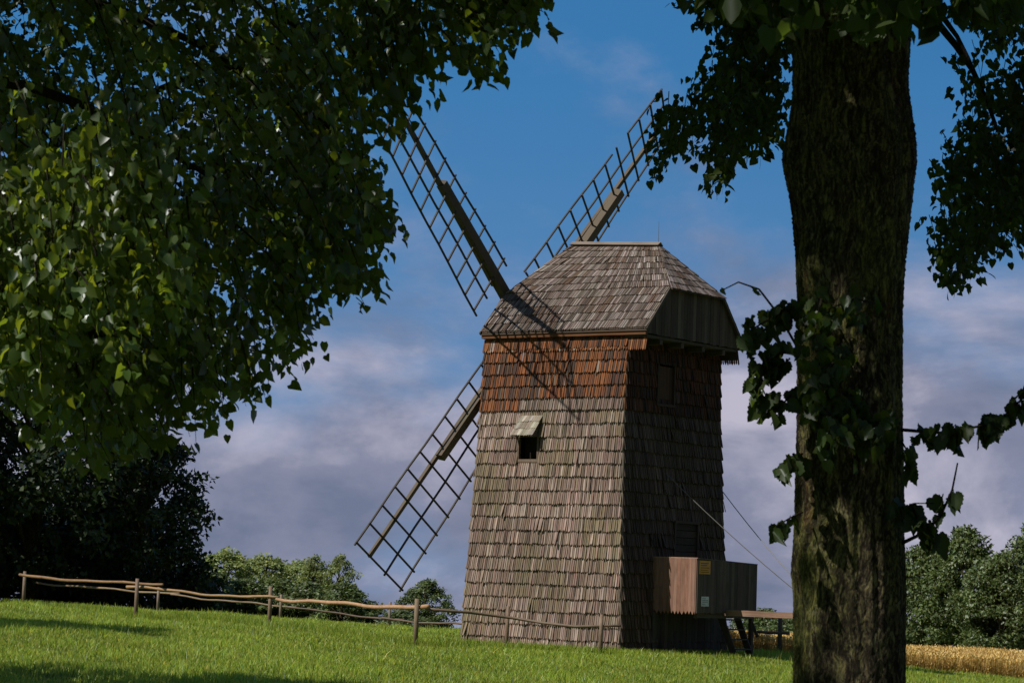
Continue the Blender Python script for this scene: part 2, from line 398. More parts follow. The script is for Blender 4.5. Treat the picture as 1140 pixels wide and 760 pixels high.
# the lit wall has a window opening, so its core face is laid out round the hole
WX0, WX1, WZ0, WZ1 = -1.10, -.38, 5.44, 6.09
DX0, DX1, DZ0, DZ1 = -.06, 1.22, 2.55, 3.72      # door on the tail wall (y range, z range)
LX0, LX1, LZ0, LZ1 = -.95, -.02, 7.15, 8.3       # loft hatch
def core_face(mbx, fixed, sgn, holes, axis):
    """wall sheet with rectangular holes, grid cut; axis 'y' = wall facing -y/+y"""
    us = sorted({-1.0, 1.0}); zs = [-.5, ZM, ZT + .2]; hs = []
    cutu = sorted({h[0] for h in holes} | {h[1] for h in holes}); cutz = sorted({-.5, ZM, ZT + .2} | {h[2] for h in holes} | {h[3] for h in holes})
    for z0, z1 in zip(cutz[:-1], cutz[1:]):
        cols = [None] + cutu + [None]
        for i in range(len(cols) - 1):
            def pt(cu, z, side):
                a, b = lvl(z); lim = a if axis == 'y' else b
                u = (-lim if side == 0 else lim) if cu is None else cu
                return (u, sgn * b, z) if axis == 'y' else (sgn * a, u, z)
            c0, c1 = cols[i], cols[i + 1]; mid = ((c0 if c0 is not None else -9) + (c1 if c1 is not None else 9)) / 2
            if any(h[0] < mid < h[1] and h[2] < (z0 + z1) / 2 < h[3] for h in holes): continue
            q = [pt(c0, z0, 0), pt(c1, z0, 1), pt(c1, z1, 1), pt(c0, z1, 0)]
            if (sgn > 0) == (axis == 'y'): q = q[::-1]
            mbx.poly([(0, 1, 2, 3)], q, (.05, .04, .03))
core_face(core, 0, -1, [(WX0, WX1, WZ0, WZ1)], 'y'); core_face(core, 0, 1, [], 'y')
core_face(core, 0, 1, [(DX0, DX1, DZ0, DZ1), (LX0, LX1, LZ0, LZ1)], 'x'); core_face(core, 0, -1, [], 'x')
core.poly([(0, 1, 2, 3)], [(-2.6, -2.4, .15), (2.6, -2.4, .15), (2.6, 2.4, .15), (-2.6, 2.4, .15)], (.05, .04, .03))
core.build('inner_boarding', M_DARK, mill)

class ClipMB(MB):
    """drops the shingles whose middle falls on an opening"""
    def __init__(s, holes): super().__init__(); s.h = holes
    def poly(s, faces, verts, col=(1, 1, 1), grain=None):
        c = sum((Vector(v) for v in verts[:5]), Vector()) / 5
        for ax, sgn, a0, a1, z0, z1 in s.h:
            u, f_ = (c.x, c.y) if ax == 'y' else (c.y, c.x)
            if f_ * sgn > 2 and a0 < u < a1 and z0 < c.z < z1: return
        super().poly(faces, verts, col, grain)
HOLES = [('y', -1, WX0 - .03, WX1 + .03, WZ0 - .02, WZ1 + .35), ('x', 1, DX0 - .02, DX1 + .02, DZ0, DZ1 + .05), ('x', 1, LX0 - .02, LX1 + .02, LZ0, LZ1 + .05)]
def corners(z):
    a, b = lvl(z); return [(-a, -b, z), (a, -b, z), (a, b, z), (-a, b, z)]
lo, hi_, tp = corners(ZB), corners(ZM + .02), corners(ZT)
for i in range(4):
    j = (i + 1) % 4
    mb = ClipMB(HOLES); shingles(mb, lo[i], lo[j], hi_[i], hi_[j], 18, .066, lower_col if i != 1 else (lambda s, t: Vector([a * b for a, b in zip(lower_col(s, t), (.29, .28, .28))])), .22, .026, .07, .8)  # tail wall: shade painted in by darkening the shingle tone
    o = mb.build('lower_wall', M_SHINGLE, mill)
    if i == 0: o['label'] = 'sunlit grey brown shingled lower wall'
    if i == 1: o['label'] = 'shaded grey shingled lower wall at the tail end'
    mb = ClipMB(HOLES)
    fn = (lambda s, t: Vector(random.choice(GREY)) * .9 if (t < 1 / 6 and s > .22 + .08 * random.random()) else upper_col(s, t)) if i == 0 else (lambda s, t: upper_col(s, t) * .40)  # all but the lit face get shade painted into the rust tone
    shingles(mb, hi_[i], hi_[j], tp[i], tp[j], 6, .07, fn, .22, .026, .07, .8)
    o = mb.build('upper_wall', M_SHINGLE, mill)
    if i == 0: o['label'] = 'rust coloured shingled upper wall under the eaves'
# corner boards keep the arrises tight
for (i, sx, sy) in ((0, -1, -1), (1, 1, -1), (2, 1, 1), (3, -1, 1)):
    mb = MB()
    for z0, z1, c_ in ((-.3, ZM, (.2, .17, .14)), (ZM, ZT, (.15, .075, .04))):
        a0, b0 = lvl(z0); a1, b1 = lvl(z1); mb.beam((sx * (a0 - .03), sy * (b0 - .03), z0), (sx * (a1 - .03), sy * (b1 - .03), z1), .09, .09, c_, (1, 0, 0))
    mb.build('corner_post', M_BOARD, mill)

# roof with a half hip at both ends
XE0, XE1 = -2.70, 3.33                  # eaves: sail end, tail end
ZE, ZR, WE, WH = 9.22, 12.12, 2.56, 1.425
ZH = ZE + (1 - WH / WE) * (ZR - ZE)
XR0, XR1 = -1.24, 1.92; ZR1 = ZR - .20
E_, H2 = {}, {}
roof = MB()
def roof_side(mb, sy):
    # lower band eaves -> hip level, upper band hip level -> ridge, both cut along the hip line
    n_lo, n_hi = 5, 7
    q1 = [(XE0, sy * WE, ZE), (XE1, sy * WE, ZE - .06), (XE0, sy * WH, ZH), (XE1, sy * WH, ZH - .04)]
    q2 = [(XE0, sy * WH, ZH), (XE1, sy * WH, ZH - .04), (XR0, 0, ZR), (XR1, 0, ZR1)]
    for q, k, l in ((q1, n_lo, 0), (q2, n_hi, 0)):
        if sy < 0: shingles(mb, q[0], q[1], q[2], q[3], k, .06, roof_col, .35, .022, .042, .12)
        else: shingles(mb, q[1], q[0], q[3], q[2], k, .06, roof_col, .35, .022, .042, .12)
        mb.poly([(0, 1, 3, 2)] if sy < 0 else [(1, 0, 2, 3)], [Vector(p) - Vector((0, 0, .02)) for p in q], (.12, .09, .07))
        mb.poly([(0, 2, 3, 1)] if sy < 0 else [(1, 3, 2, 0)], [Vector(p) - Vector((0, 0, .07)) for p in q], (.10, .07, .05))
roof_side(roof, -1); roof_side(roof, 1)
def hip(mb, x, xr, zr, s, zd):
    o = .07 * s
    a, b, t = Vector((x + o, -WH - .05, ZH - .06 - zd)), Vector((x + o, WH + .05, ZH - .06 - zd)), Vector((xr, 0, zr))
    if s > 0: shingles(mb, a, b, t + Vector((0, -.04, 0)), t + Vector((0, .04, 0)), 7, .085, roof_col, .35, .018, .026, .12)
    else: shingles(mb, b, a, t + Vector((0, .04, 0)), t + Vector((0, -.04, 0)), 7, .085, roof_col, .35, .018, .026, .12)
    dn = Vector((0, 0, .03)); mb.poly([(0, 1, 2) if s > 0 else (1, 0, 2)], [a - dn, b - dn, t - dn], (.12, .09, .07))
hip(roof, XE1, XR1, ZR1, 1, .04); hip(roof, XE0, XR0, ZR, -1, 0)
ro = roof.build('roof', M_SHINGLE, mill)
mb = MB(); mb.beam((XR0 - .05, -.06, ZR + .035), (XR1 + .05, -.06, ZR1 + .035), .17, .03, (.2, .16, .13), (0, -.7, 1)); mb.beam((XR0 - .05, .07, ZR + .03), (XR1 + .05, .07, ZR1 + .03), .17, .03, (.2, .16, .13), (0, .7, 1))
mb.build('ridge_board', M_BOARD, ro)
mb = MB(); mb.tube([(XR1 - .03, 0, ZR1), (XR1 - .03, 0, ZR1 + .72)], [.009, .005], 5, (.5, .5, .5)); mb.build('lightning_rod', M_ROPE, ro)
# verges
for x, zd in ((XE1, .06), (XE0, 0)):
    for sy in (-1, 1):
        mb = MB(); mb.beam((x, sy * (WE + .0), ZE - .045 - zd), (x, sy * WH, ZH - .045 - zd), .05, .09, (.07, .056, .046), (0, -sy, .3)); mb.build('verge_board', M_BOARD, ro)

def board_gable(x, s, z0):
    mb = MB(); y = -WE + .06; k = 0
    while y < WE - .06:
        wv = random.uniform(.13, .19); y1 = min(y + wv, WE - .06); ym_ = (y + y1) / 2
        def ztop(v): return min(ZH - .09, ZE + (WE - abs(v)) / (WE - WH) * (ZH - ZE) - .09)
        zf = z0 + random.uniform(-.015, .015); j = random.uniform(0, .012)
        c_ = jc(random.choice([(.075, .058, .046), (.06, .048, .039), (.092, .073, .059), (.048, .038, .031)]), .15)
        a, b = y + .003, y1 - .003; xo, xi = x + s * (.0 + j), x - s * .03
        v = [(xo, a, zf), (xo, b, zf), (xo, b, max(ztop(b), zf + .02)), (xo, a, max(ztop(a), zf + .02))]; v += [(xi, p[1], p[2]) for p in v]
        f = [(0, 1, 2, 3), (0, 4, 5, 1), (1, 5, 6, 2), (3, 2, 6, 7), (0, 3, 7, 4)]
        if s < 0: f = [q[::-1] for q in f]
        oo = random.random() * 20; mb.poly(f, v, c_, [(oo + p[1], oo, p[2]) for p in v]); y = y1
    return mb.build('gable', M_BOARD, mill)
board_gable(XE1 - .09, 1, ZE - .2)['label'] = 'grey vertical boarded gable jettied over the tail wall'
board_gable(XE0 + .09, -1, ZE - .2)
# jetty floor under the tail gable, eaves beams, skirts of pointed shingles under the eaves
mb = MB(); mb.box((xt - .1, -WE + .1, ZE - .3), (XE1 - .13, WE - .1, ZE - .22), (.06, .05, .04))
for y in (-1.6, -.5, .6, 1.7): mb.beam((xt - .2, y, ZE - .38), (XE1 - .14, y, ZE - .38), .14, .14, (.07, .055, .045))
mb.build('jetty_floor', M_BOARD, mill)
for sy in (-1, 1):
    mb = MB(); mb.beam((XE0 + .02, sy * (WE - .09), ZE - .12), (XE1 - .06, sy * (WE - .09), ZE - .18), .10, .12, (.13, .052, .019)); o = mb.build('eaves_beam', M_BOARD, mill); o['label'] = 'orange brown timber under the eaves'
    mb = MB(); x0, x1 = XE0 + .04, XE1 - .08; z1, z0 = ZE - .2, ZE - .62
    q = [(x0, sy * (yt + .07), z0), (x1, sy * (yt + .07), z0 - .06), (x0, sy * (yt + .0), z1), (x1, sy * (yt + .0), z1 - .06)]
    col = lambda s, t: Vector(random.choice([(.22, .078, .024), (.17, .058, .02), (.11, .04, .018), (.24, .105, .04)])) if random.random() > .12 else Vector((.28, .22, .18))
    if sy < 0: shingles(mb, q[0], q[1], q[2], q[3], 1, .08, col, 0, .02, .03, .9)
    else: shingles(mb, q[1], q[0], q[3], q[2], 1, .08, col, 0, .02, .03, .9)
    mb.poly([(0, 1, 3, 2), (0, 2, 3, 1)][:1], [Vector(p) + Vector((0, -sy * .02, .14 if i < 2 else 0)) for i, p in enumerate(q)], (.06, .04, .03))
    mb.build('eaves_skirt', M_SHINGLE, mill)

# window in the lit wall with its little shingled hood
win = MB(); b_ = lvl(5.75)[1]; y0 = -b_ - .045
for (a, c_) in (((WX0 - .03, y0, WZ0 - .09), (WX1 + .03, y0 + .12, WZ0)), ((WX0 - .03, y0, WZ1), (WX1 + .03, y0 + .1, WZ1 + .06))): win.box(a, c_, (.17, .125, .095))
for x in (WX0 - .035, WX1 - .03): win.box((x, y0, WZ0), (x + .065, y0 + .1, WZ1), (.13, .09, .07))
wo = win.build('window', M_BOARD, mill)
mb = MB(); mb.box((WX0, -b_ + .3, WZ0 - .02), (WX1, -b_ + .36, WZ1 + .02), (.02, .016, .013)); mb.build('shutter', M_DARK, wo)
mb = MB(); hb = -lvl(6.7)[1]
shingles(mb, (WX0 - .05, hb - .42, 6.10), (WX1 + .06, hb - .42, 6.10), (WX0 + .02, hb - .02, 6.72), (WX1 + .12, hb - .02, 6.72), 3, .085, lambda s, t: Vector(random.choice([(.27, .235, .19), (.22, .185, .14), (.33, .295, .25)])), .3, .02, .025, .3)
mb.poly([(0, 1, 2, 3)], [(WX0 - .05, hb - .41, 6.09), (WX0 + .02, hb - .02, 6.71), (WX1 + .12, hb - .02, 6.71), (WX1 + .06, hb - .41, 6.09)], (.08, .06, .05))
for x, dx in ((WX0 - .07, .04), (WX1 + .02, .04)): mb.poly([(0, 1, 2), (0, 2, 1)][:1], [(x, hb - .36, 6.10), (x + dx, hb - .0, 6.68), (x, hb + .02, 6.10)], (.09, .07, .06))
mb.build('window_hood', M_SHINGLE, wo)
# loft hatch and door on the shaded tail wall
a_ = lvl(7.7)[0]
mb = MB()
for k in range(5):
    y = LX0 + .05 + k * .168; mb.box((a_ - .06, y, LZ0 + .05), (a_ - .02 + random.random() * .01, y + .162, LZ1 - .05), jc((.052, .026, .018), .2))
for y in (LX0, LX1 - .07): mb.box((a_ - .05, y, LZ0), (a_ + .055, y + .07, LZ1), (.04, .027, .022))
mb.box((a_ - .05, LX0, LZ1), (a_ + .06, LX1, LZ1 + .07), (.04, .027, .022)); mb.box((a_ - .05, LX0, LZ0 - .07), (a_ + .06, LX1, LZ0), (.04, .027, .022))
mb.build('loft_hatch', M_BOARD, mill)
a_ = lvl(3.1)[0]; mb = MB()
for y in (DX0, DX1 - .08): mb.box((a_ - .04, y, DZ0 - 1.4), (a_ + .06, y + .08, DZ1), (.05, .04, .03))
mb.box((a_ - .04, DX0, DZ1), (a_ + .07, DX1, DZ1 + .08), (.05, .04, .03))
for k in range(6): z = 2.5 + k * .205; mb.box((a_ - .05, DX0 + .08, z), (a_ + .01, DX1 - .08, z + .19), jc((.035, .028, .022), .2))
mb.build('door', M_BOARD, mill)

# landing on the tail beams: boarded side and front, floor, posts, stair
BX0, BX1, BY0, BY1, BZ0, BZ1 = 2.72, 4.30, -1.12, 2.05, 1.17, 2.70
land = MB(); land.box((BX0, BY0 + .04, BZ0), (BX1 - .04, BY1, BZ0 + .06), (.1, .085, .07))
lo_ = land.build('landing', M_BOARD, mill)
def boards_panel(p0, p1, z0, z1, s_out, cols, wid, point, name, parent, ztop1=None):
    p0, p1 = Vector(p0), Vector(p1); L = (p1 - p0).length; d = (p1 - p0) / L; nn_ = Vector(s_out); x = 0; mb = MB()
    while x < L - .01:
        ww_ = min(wid * random.uniform(.85, 1.15), L - x); a, b = x + .002, x + ww_ - .002; m_ = (a + b) / 2
        f = lambda u: z1 + ((ztop1 if ztop1 is not None else z1) - z1) * u / L
        j = random.uniform(0, .008); zz0 = z0 + random.uniform(-.012, .012)
        o = p0 + nn_ * (.025 + j); i = p0 + nn_ * 0
        prof = [(a, zz0 + point), (m_, zz0), (b, zz0 + point), (b, f(b)), (a, f(a))]
        v = [o + d * u + Vector((0, 0, z)) for u, z in prof] + [i + d * u + Vector((0, 0, z)) for u, z in prof]
        fs = [(0, 1, 2, 3, 4), (9, 8, 7, 6, 5)] + [(k, k + 5, (k + 1) % 5 + 5, (k + 1) % 5) for k in range(5)]
        if d.cross(Vector((0, 0, 1))).dot(nn_) < 0: fs = [q[::-1] for q in fs]
        ro_ = random.random() * 30; mb.poly(fs, v, jc(random.choice(cols), .12), [(ro_ + u, ro_, z) for u, z in prof] * 2); x += ww_
    return mb.build(name, M_BOARD, parent)
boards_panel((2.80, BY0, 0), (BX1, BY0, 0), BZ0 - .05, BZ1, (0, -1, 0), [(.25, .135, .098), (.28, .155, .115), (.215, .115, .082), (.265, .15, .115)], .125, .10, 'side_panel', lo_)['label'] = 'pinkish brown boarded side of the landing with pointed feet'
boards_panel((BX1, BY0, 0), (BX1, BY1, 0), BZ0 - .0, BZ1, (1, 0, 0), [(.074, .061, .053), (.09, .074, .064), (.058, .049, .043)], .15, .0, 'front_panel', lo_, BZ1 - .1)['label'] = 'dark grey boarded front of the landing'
mb = MB(); mb.box((2.78, BY0 - .03, BZ1), (BX1 + .03, BY0 + .03, BZ1 + .03), (.3, .2, .15)); mb.beam((BX1 + .006, BY0 + .04, BZ1 + .012), (BX1 + .006, BY1, BZ1 - .088), .06, .022, (.12, .1, .09)); mb.build('handrail', M_BOARD, lo_)
for y, xo_ in ((-.9, 1.1), (1.98, 0)):
    mb = MB(); mb.box((BX1 - .16 - xo_, y - .06, -.3), (BX1 - .05 - xo_, y + .06, BZ0), (.06, .05, .045)); mb.build('post', M_BOARD, lo_)
mb = MB(); mb.beam((BX1 - .1, 1.98, .95), (BX1 + .12, 2.0, .5), .05, .09, (.06, .05, .045)); mb.beam((BX1 - .1, -1.0, BZ0 - .08), (BX1 - .1, 2.05, BZ0 - .08), .12, .12, (.07, .06, .05)); mb.build('brace', M_BOARD, lo_)
# boarding beneath the landing
boards_panel((2.90, -1.25, 0), (2.90, 2.3, 0), -.2, 1.15, (1, 0, 0), [(.06, .055, .05), (.05, .045, .042), (.07, .065, .06)], .16, 0, 'base_boarding', mill)
st = MB()
for y in (.85, 1.72): st.beam((3.83, y, 1.15), (4.40, y, -.12), .05, .2, (.05, .043, .038), (1, 0, .4))
sto = st.build('stair', M_BOARD, mill)
for k in range(4):
    t = (k + .6) / 4.3; x = 3.83 + .57 * t; z = 1.15 - 1.2 * t
    mb = MB(); mb.box((x - .12, .87, z - .02), (x + .1, 1.7, z + .02), (.06, .05, .045)); mb.build('step', M_BOARD, sto)
mb = MB(); mb.beam((2.2, .5, 1.19), (7.75, .45, 1.19), .17, .18, (.25, .155, .11), jit=.008, taper=.85); mb.build('tail_pole', M_BOARD, mill)['label'] = 'long reddish tail pole reaching out behind the tree trunk'
for a, b in (((2.74, -.5, 5.13), (7.55, .40, 1.30)), ((2.70, 2.5, 4.82), (7.6, .50, 1.30))):
    mb = MB(); a, b = Vector(a), Vector(b); mb.tube([a.lerp(b, t) - Vector((0, 0, .12 * 4 * t * (1 - t))) for t in np.linspace(0, 1, 9)], .013, 5, (.3, .28, .26)); mb.build('stay_rope', M_ROPE, mill)

# sails
HUB = Vector((-2.95, 0, 9.63)); tilt = math.radians(9)
AX = Vector((-math.cos(tilt), 0, math.sin(tilt))); UP = Vector((math.sin(tilt), 0, math.cos(tilt)))
mb = MB(); mb.tube([HUB + AX * .35, HUB - AX * 1.2, HUB - AX * 4.2], [.27, .27, .22], 12, (.1, .075, .055)); mb.build('windshaft', M_SAIL, mill)
TW = math.radians(10)
DK = (.05, .041, .032); MID = (.105, .08, .055)
al0 = math.radians(37.3)
for k, al in enumerate((al0, al0 - math.pi / 2, al0 + math.pi, al0 + math.pi / 2)):
    d = Vector((0, 1, 0)) * math.sin(al) + UP * math.cos(al); nrm = AX.cross(d) * -1
    # keep the sense used when the sail points were measured: t > 0 is the narrow leading side
    axl = AX; nrm = Vector((axl.y * d.z - axl.z * d.y, axl.z * d.x - axl.x * d.z, axl.x * d.y - axl.y * d.x))
    cr_v = lambda r: (lambda q: nrm * math.cos(q) + AX * math.sin(q))(math.radians(1.0 + 1.75 * r))
    RM, SK = ((9.25, 6.0), (10.1, 6.2), (9.15, 5.3), (9.5, 5.8))[k]
    stock_off = AX * (.16 if k % 2 else -.14) * .5
    P = lambda r, t, o=0: HUB + d * r + cr_v(r) * t + AX * o
    so_ = empty('sail', (0, 0, 0)); so_.parent = mill
    mb = MB(); mb.beam(HUB + stock_off - d * .1, HUB + stock_off + d * SK, .30, .28, MID if k in (0, 2) else (.07, .055, .04), AX, .006, .86); mb.build('stock', M_SAIL, so_)
    mb = MB(); mb.beam(P(2.0, -.10, .19), P(RM, 0, .06), .15, .13, MID if k in (0, 2) else (.085, .068, .05), AX, .006, .75); mb.build('whip', M_SAIL, so_)
    tw_, tn_ = -1.47, .62
    for t in (tw_, -.74, tn_):
        segs = [(2.05, RM + .08)]
        if k == 0 and t == tw_: segs = [(1.0, 6.25), (7.25, RM + .1)]
        if k == 1: segs = [(2.1, RM + .08)]
        if k == 2 and t == tn_: segs = [(1.4, RM + .08)]
        if k == 0 and t == tn_: segs = [(3.6, RM + .08)]
        for a, b in segs:
            m2 = 8; mb = MB()
            for i in range(m2):
                ra, rb = a + (b - a) * i / m2, a + (b - a) * (i + 1) / m2
                mb.beam(P(ra, t + .015 * math.sin(ra * 1.7 + k + t), .05), P(rb, t + .015 * math.sin(rb * 1.7 + k + t), .05), .045, .05, DK, AX)
            mb.build('rail', M_SAIL, so_)
    for i in range(12):
        r = RM - i * .70
        ta, tb = tw_ - .05, tn_ + .05
        if r < 1.9 and k not in (0, 2): continue
        if k == 0 and r < 3.7: tb = .05
        if k == 0 and i == 0: tb = tn_ + .02
        if k == 2 and r < 2.2: ta = -.1
        if k == 0 and 6.3 < r < 7.2: ta -= .06
        j = random.uniform(-.015, .015)
        mb = MB(); mb.beam(P(r + j, ta, .0), P(r - j + random.uniform(-.01, .01), tb, .0), .045, .05, jc((.05, .041, .032), .2), AX); mb.build('crossbar', M_SAIL, so_)
    if k == 0:
        mb = MB(); mb.beam(P(1.0, tw_, 0), P(1.1, -.1, 0), .045, .05, DK, AX); mb.build('crossbar', M_SAIL, so_)

# notices on the landing
def mill_pt(v): return mill.matrix_basis @ Vector(v)
bpy.context.view_layer.update()
def notice(name, label, y0, y1, z0, z1, m, ink, lines):
    e = empty(name, mill_pt((BX1 + .036, (y0 + y1) / 2, z0)), -TH); tag(e, label, 'sign')
    w2, h = (y1 - y0) / 2, z1 - z0
    mb = MB(); mb.box((0, -w2, 0), (.014, w2, h)); mb.build('plate', m, e)
    for zf, l in lines:
        mb = MB(); y = -w2 * .78
        while y < -w2 * .78 + l * w2 * 1.56:
            mb.box((.0145, y, h * zf), (.017, -w2 * .78 + l * w2 * 1.56, h * zf + h * .055)); break
        mb.build('lettering', ink, e)
notice('notice_sign', 'yellow notice with faint dark lines near the top of the landing', -1.07, -.50, 2.27, 2.65, M_YELLOW, M_INK, [(.78, .9), (.62, .7), (.44, 1), (.28, .8), (.13, .95)])
notice('notice_sign', 'small white notice low on the grey landing boards', -.93, -.54, 1.36, 1.64, M_WHITE, M_INKD, [(.76, .6), (.58, .95), (.42, .9), (.16, .5)])

# ------------------------------------------------------------------ fences
def fence_post(par, x, y, h, r=.055, col=(.20, .145, .10), lean=(0, 0)):
    z = gz(x, y); mb = MB(); mb.tube([(x, y, z - .3), (x + lean[0] * .5, y + lean[1] * .5, z + h * .5), (x + lean[0], y + lean[1], z + h)], [r * .95, r * .9, r * .84], 9, jc(col, .12), wob=.04)
    return mb.build('post', M_POLE, par, True)
def fence_rail(par, a, b, r0, r1, col, wav=.03, n_=16, sag=.05):
    a, b = Vector(a), Vector(b); ph = random.random() * 6; pts = []
    for i in range(n_ + 1):
        t = i / n_; p = a.lerp(b, t); p.z += -sag * 4 * t * (1 - t) + wav * (math.sin(ph + t * 9) + .5 * math.sin(ph * 2 + t * 23)); p.y += wav * math.sin(ph + t * 7); pts.append(p)
    mb = MB(); mb.tube(pts, [.84 * (r0 + (r1 - r0) * i / n_) + random.uniform(-.004, .004) for i in range(n_ + 1)], 8, jc(col, .1), wob=.05)
    return mb.build('rail', M_POLE, par, True)
def PX(px, d): return at(px, 500, d).x
ORC, PAL, OLD = (.30, .165, .09), (.36, .225, .125), (.30, .24, .17)
fr = empty('pole_fence', (PX(308, 77), 77, gz(PX(308, 77), 77)))
tag(fr, 'rustic pole fence of pale peeled rails running uphill left of the windmill', 'fence')
def local(par, objs):
    for o in objs: o.data.transform(Matrix.Translation(-par.location))
L_ = []
posts = [(35, 89, 1.30), (160, 78, 1.27), (308, 76, 1.28), (470.5, 66, 1.30)]
for px, d, h in posts: L_.append(fence_post(fr, PX(px, d), d, h, .075 if px == 470.5 else .07))
L_.append(fence_rail(fr, at(22, 640, 88.7), at(181, 650, 77.6), .062, .05, ORC, .02))
L_.append(fence_rail(fr, at(141, 652, 78.4), at(310, 665.5, 75.8), .055, .05, PAL, .03))
L_.append(fence_rail(fr, at(308, 666, 75.8), at(477, 675.5, 65.7), .06, .075, (.38, .24, .135), .035))
local(fr, L_)
f2 = empty('pole_fence', (PX(571, 68.0), 68.0, gz(PX(571, 68), 68))); tag(f2, 'two posts and a thin bent dark rail standing before the lit mill wall', 'fence')
L_ = []
for px, d, h in ((571, 67.4, 1.18), (675, 66, 1.10)): L_.append(fence_post(f2, PX(px, d), d, h, .062, (.20, .148, .105), (random.uniform(-.03, .03), 0)))
a, b, c_, e_ = at(474, 677.5, 65.8), at(571, 687.5, 67.2), at(640, 697, 66.2), at(691, 696, 65.9)
mb = MB(); mb.tube([a, a.lerp(b, .5) + Vector((0, 0, .03)), b, b.lerp(c_, .5) + Vector((0, 0, -.02)), c_, e_], [.045, .042, .04, .04, .038, .034], 7, (.17, .125, .09), wob=.06); L_.append(mb.build('rail', M_POLE, f2, True))
local(f2, L_)
f3 = empty('pole_fence', (PX(320, 95), 95, gz(PX(320, 95), 95))); tag(f3, 'darker second pole fence lower down the slope behind the pale one', 'fence')
L_ = []
for px, d, h in ((184, 95, 1.0), (320, 93, 1.0), (441, 92, 1.0)): L_.append(fence_post(f3, PX(px, d), d, h, .062, (.2, .155, .12)))
L_.append(fence_rail(f3, at(40, 648, 99), at(200, 660, 95), .05, .045, (.3, .2, .13), .03)); L_.append(fence_rail(f3, at(190, 661, 95), at(330, 675, 93), .045, .04, (.24, .17, .11), .03))
L_.append(fence_rail(f3, at(318, 674, 93), at(450, 690, 92), .04, .045, (.15, .11, .08), .02)); L_.append(fence_rail(f3, at(425, 688, 92), at(520, 694, 90), .045, .04, (.15, .11, .08), .02))
local(f3, L_)
f4 = empty('pole_fence', (PX(873, 79), 79, gz(PX(873, 79), 79))); tag(f4, 'short dark fence beside the wheat right of the stair', 'fence')
L_ = [fence_post(f4, PX(873, 78), 78, 1.2, .085, (.1, .08, .065)), fence_rail(f4, at(843, 703, 77.9), at(879, 704.5, 78), .06, .06, (.11, .09, .075), .004, 6, 0.0)]
z_ = gz(PX(873, 78), 78); local(f4, L_)

# ------------------------------------------------------------------ trees
def leaf_template():
    v = np.array([(0, 0, 0), (.30, -.10, .05), (.50, .22, .09), (.33, .66, .05), (0, 1.08, -.12), (0, .45, 0), (-.33, .66, .05), (-.50, .22, .09), (-.30, -.10, .05)], float)
    return v, [(0, 1, 2, 3, 4, 5), (0, 5, 4, 6, 7, 8)]
LT, LF = leaf_template()
def frames(axis, nrm):
    y = axis / np.linalg.norm(axis, axis=1, keepdims=True); x = np.cross(y, nrm); x /= np.maximum(np.linalg.norm(x, axis=1, keepdims=True), 1e-6); z = np.cross(x, y)
    return x, y, z
def leaves(P, axis, nrm, size, tone, tmpl=None):
    T, Fc = tmpl or (LT, LF); N = len(P); x, y, z = frames(axis, nrm)
    wv = rng.uniform(.78, 1.12, N)[:, None, None]; cv = rng.uniform(.2, 3.0, N)[:, None, None]
    V = P[:, None] + size[:, None, None] * (T[None, :, 0:1] * wv * x[:, None] + T[None, :, 1:2] * y[:, None] + T[None, :, 2:3] * cv * z[:, None])
    base = np.arange(N)[:, None] * len(T); pat = np.array(sum((list(f) for f in Fc), []))
    fl = (base + pat).ravel(); sz = np.tile([len(f) for f in Fc], N)
    return V.reshape(-1, 3), fl, sz, np.repeat(tone, len(Fc), 0)
def toothed():
    half = [(.14, -.10), (.30, -.09), (.36, .02), (.46, .06), (.45, .18), (.52, .28), (.43, .38), (.45, .50), (.33, .58), (.33, .70), (.20, .78), (.15, .92)]
    v = [(0, 0, 0)] + [(x, y, .05 * math.sin(x * 9 + y * 7) + .05 * x) for x, y in half] + [(0, 1.10, -.14), (0, .45, -.02)] + [(-x * .95, y * 1.02, .05 * math.sin(x * 8 - y * 6) + .05 * x) for x, y in half[::-1]]
    m = len(half); tip, midv = m + 1, m + 2
    return np.array(v, float), [tuple([0] + list(range(1, m + 1)) + [tip, midv]), tuple([0, midv, tip] + list(range(m + 3, 2 * m + 3)))]
TOOTH = toothed()
QUAD = (np.array([(-.35, .15, 0), (0, -.1, 0), (.38, .3, .05), (.05, 1, -.05)]), [(0, 1, 2, 3)])
def rand_unit(N):
    v = rng.normal(size=(N, 3)); return v / np.linalg.norm(v, axis=1, keepdims=True)
def in_poly(px, py, poly):
    poly = np.array(poly, float); x1, y1 = poly[:, 0], poly[:, 1]; x2, y2 = np.roll(x1, -1), np.roll(y1, -1)
    c = ((y1[None] > py[:, None]) != (y2[None] > py[:, None])) & (px[:, None] < (x2 - x1)[None] * (py[:, None] - y1[None]) / ((y2 - y1)[None] + 1e-9) + x1[None])
    return c.sum(1) % 2 == 1

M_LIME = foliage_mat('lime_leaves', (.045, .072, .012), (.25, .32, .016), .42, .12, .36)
M_LIMEDK = foliage_mat('shade_tinted_lime_leaves', (.036, .058, .012), (.12, .18, .015), .35, .06, .42)  # darker copy of the lime leaves, shade put into the colour
M_OAK = foliage_mat('oak_leaves', (.028, .045, .014), (.05, .08, .014), .25, .08, .45)
M_FAR = foliage_mat('far_tree_leaves', (.09, .135, .04), (.10, .15, .03), .28, .07, .5)
M_PALE = foliage_mat('willow_leaves', (.25, .30, .105), (.32, .38, .10), .3, .06, .5)
M_HEDGE = foliage_mat('copse_leaves', (.095, .128, .040), (.13, .18, .036), .25, .10, .45)

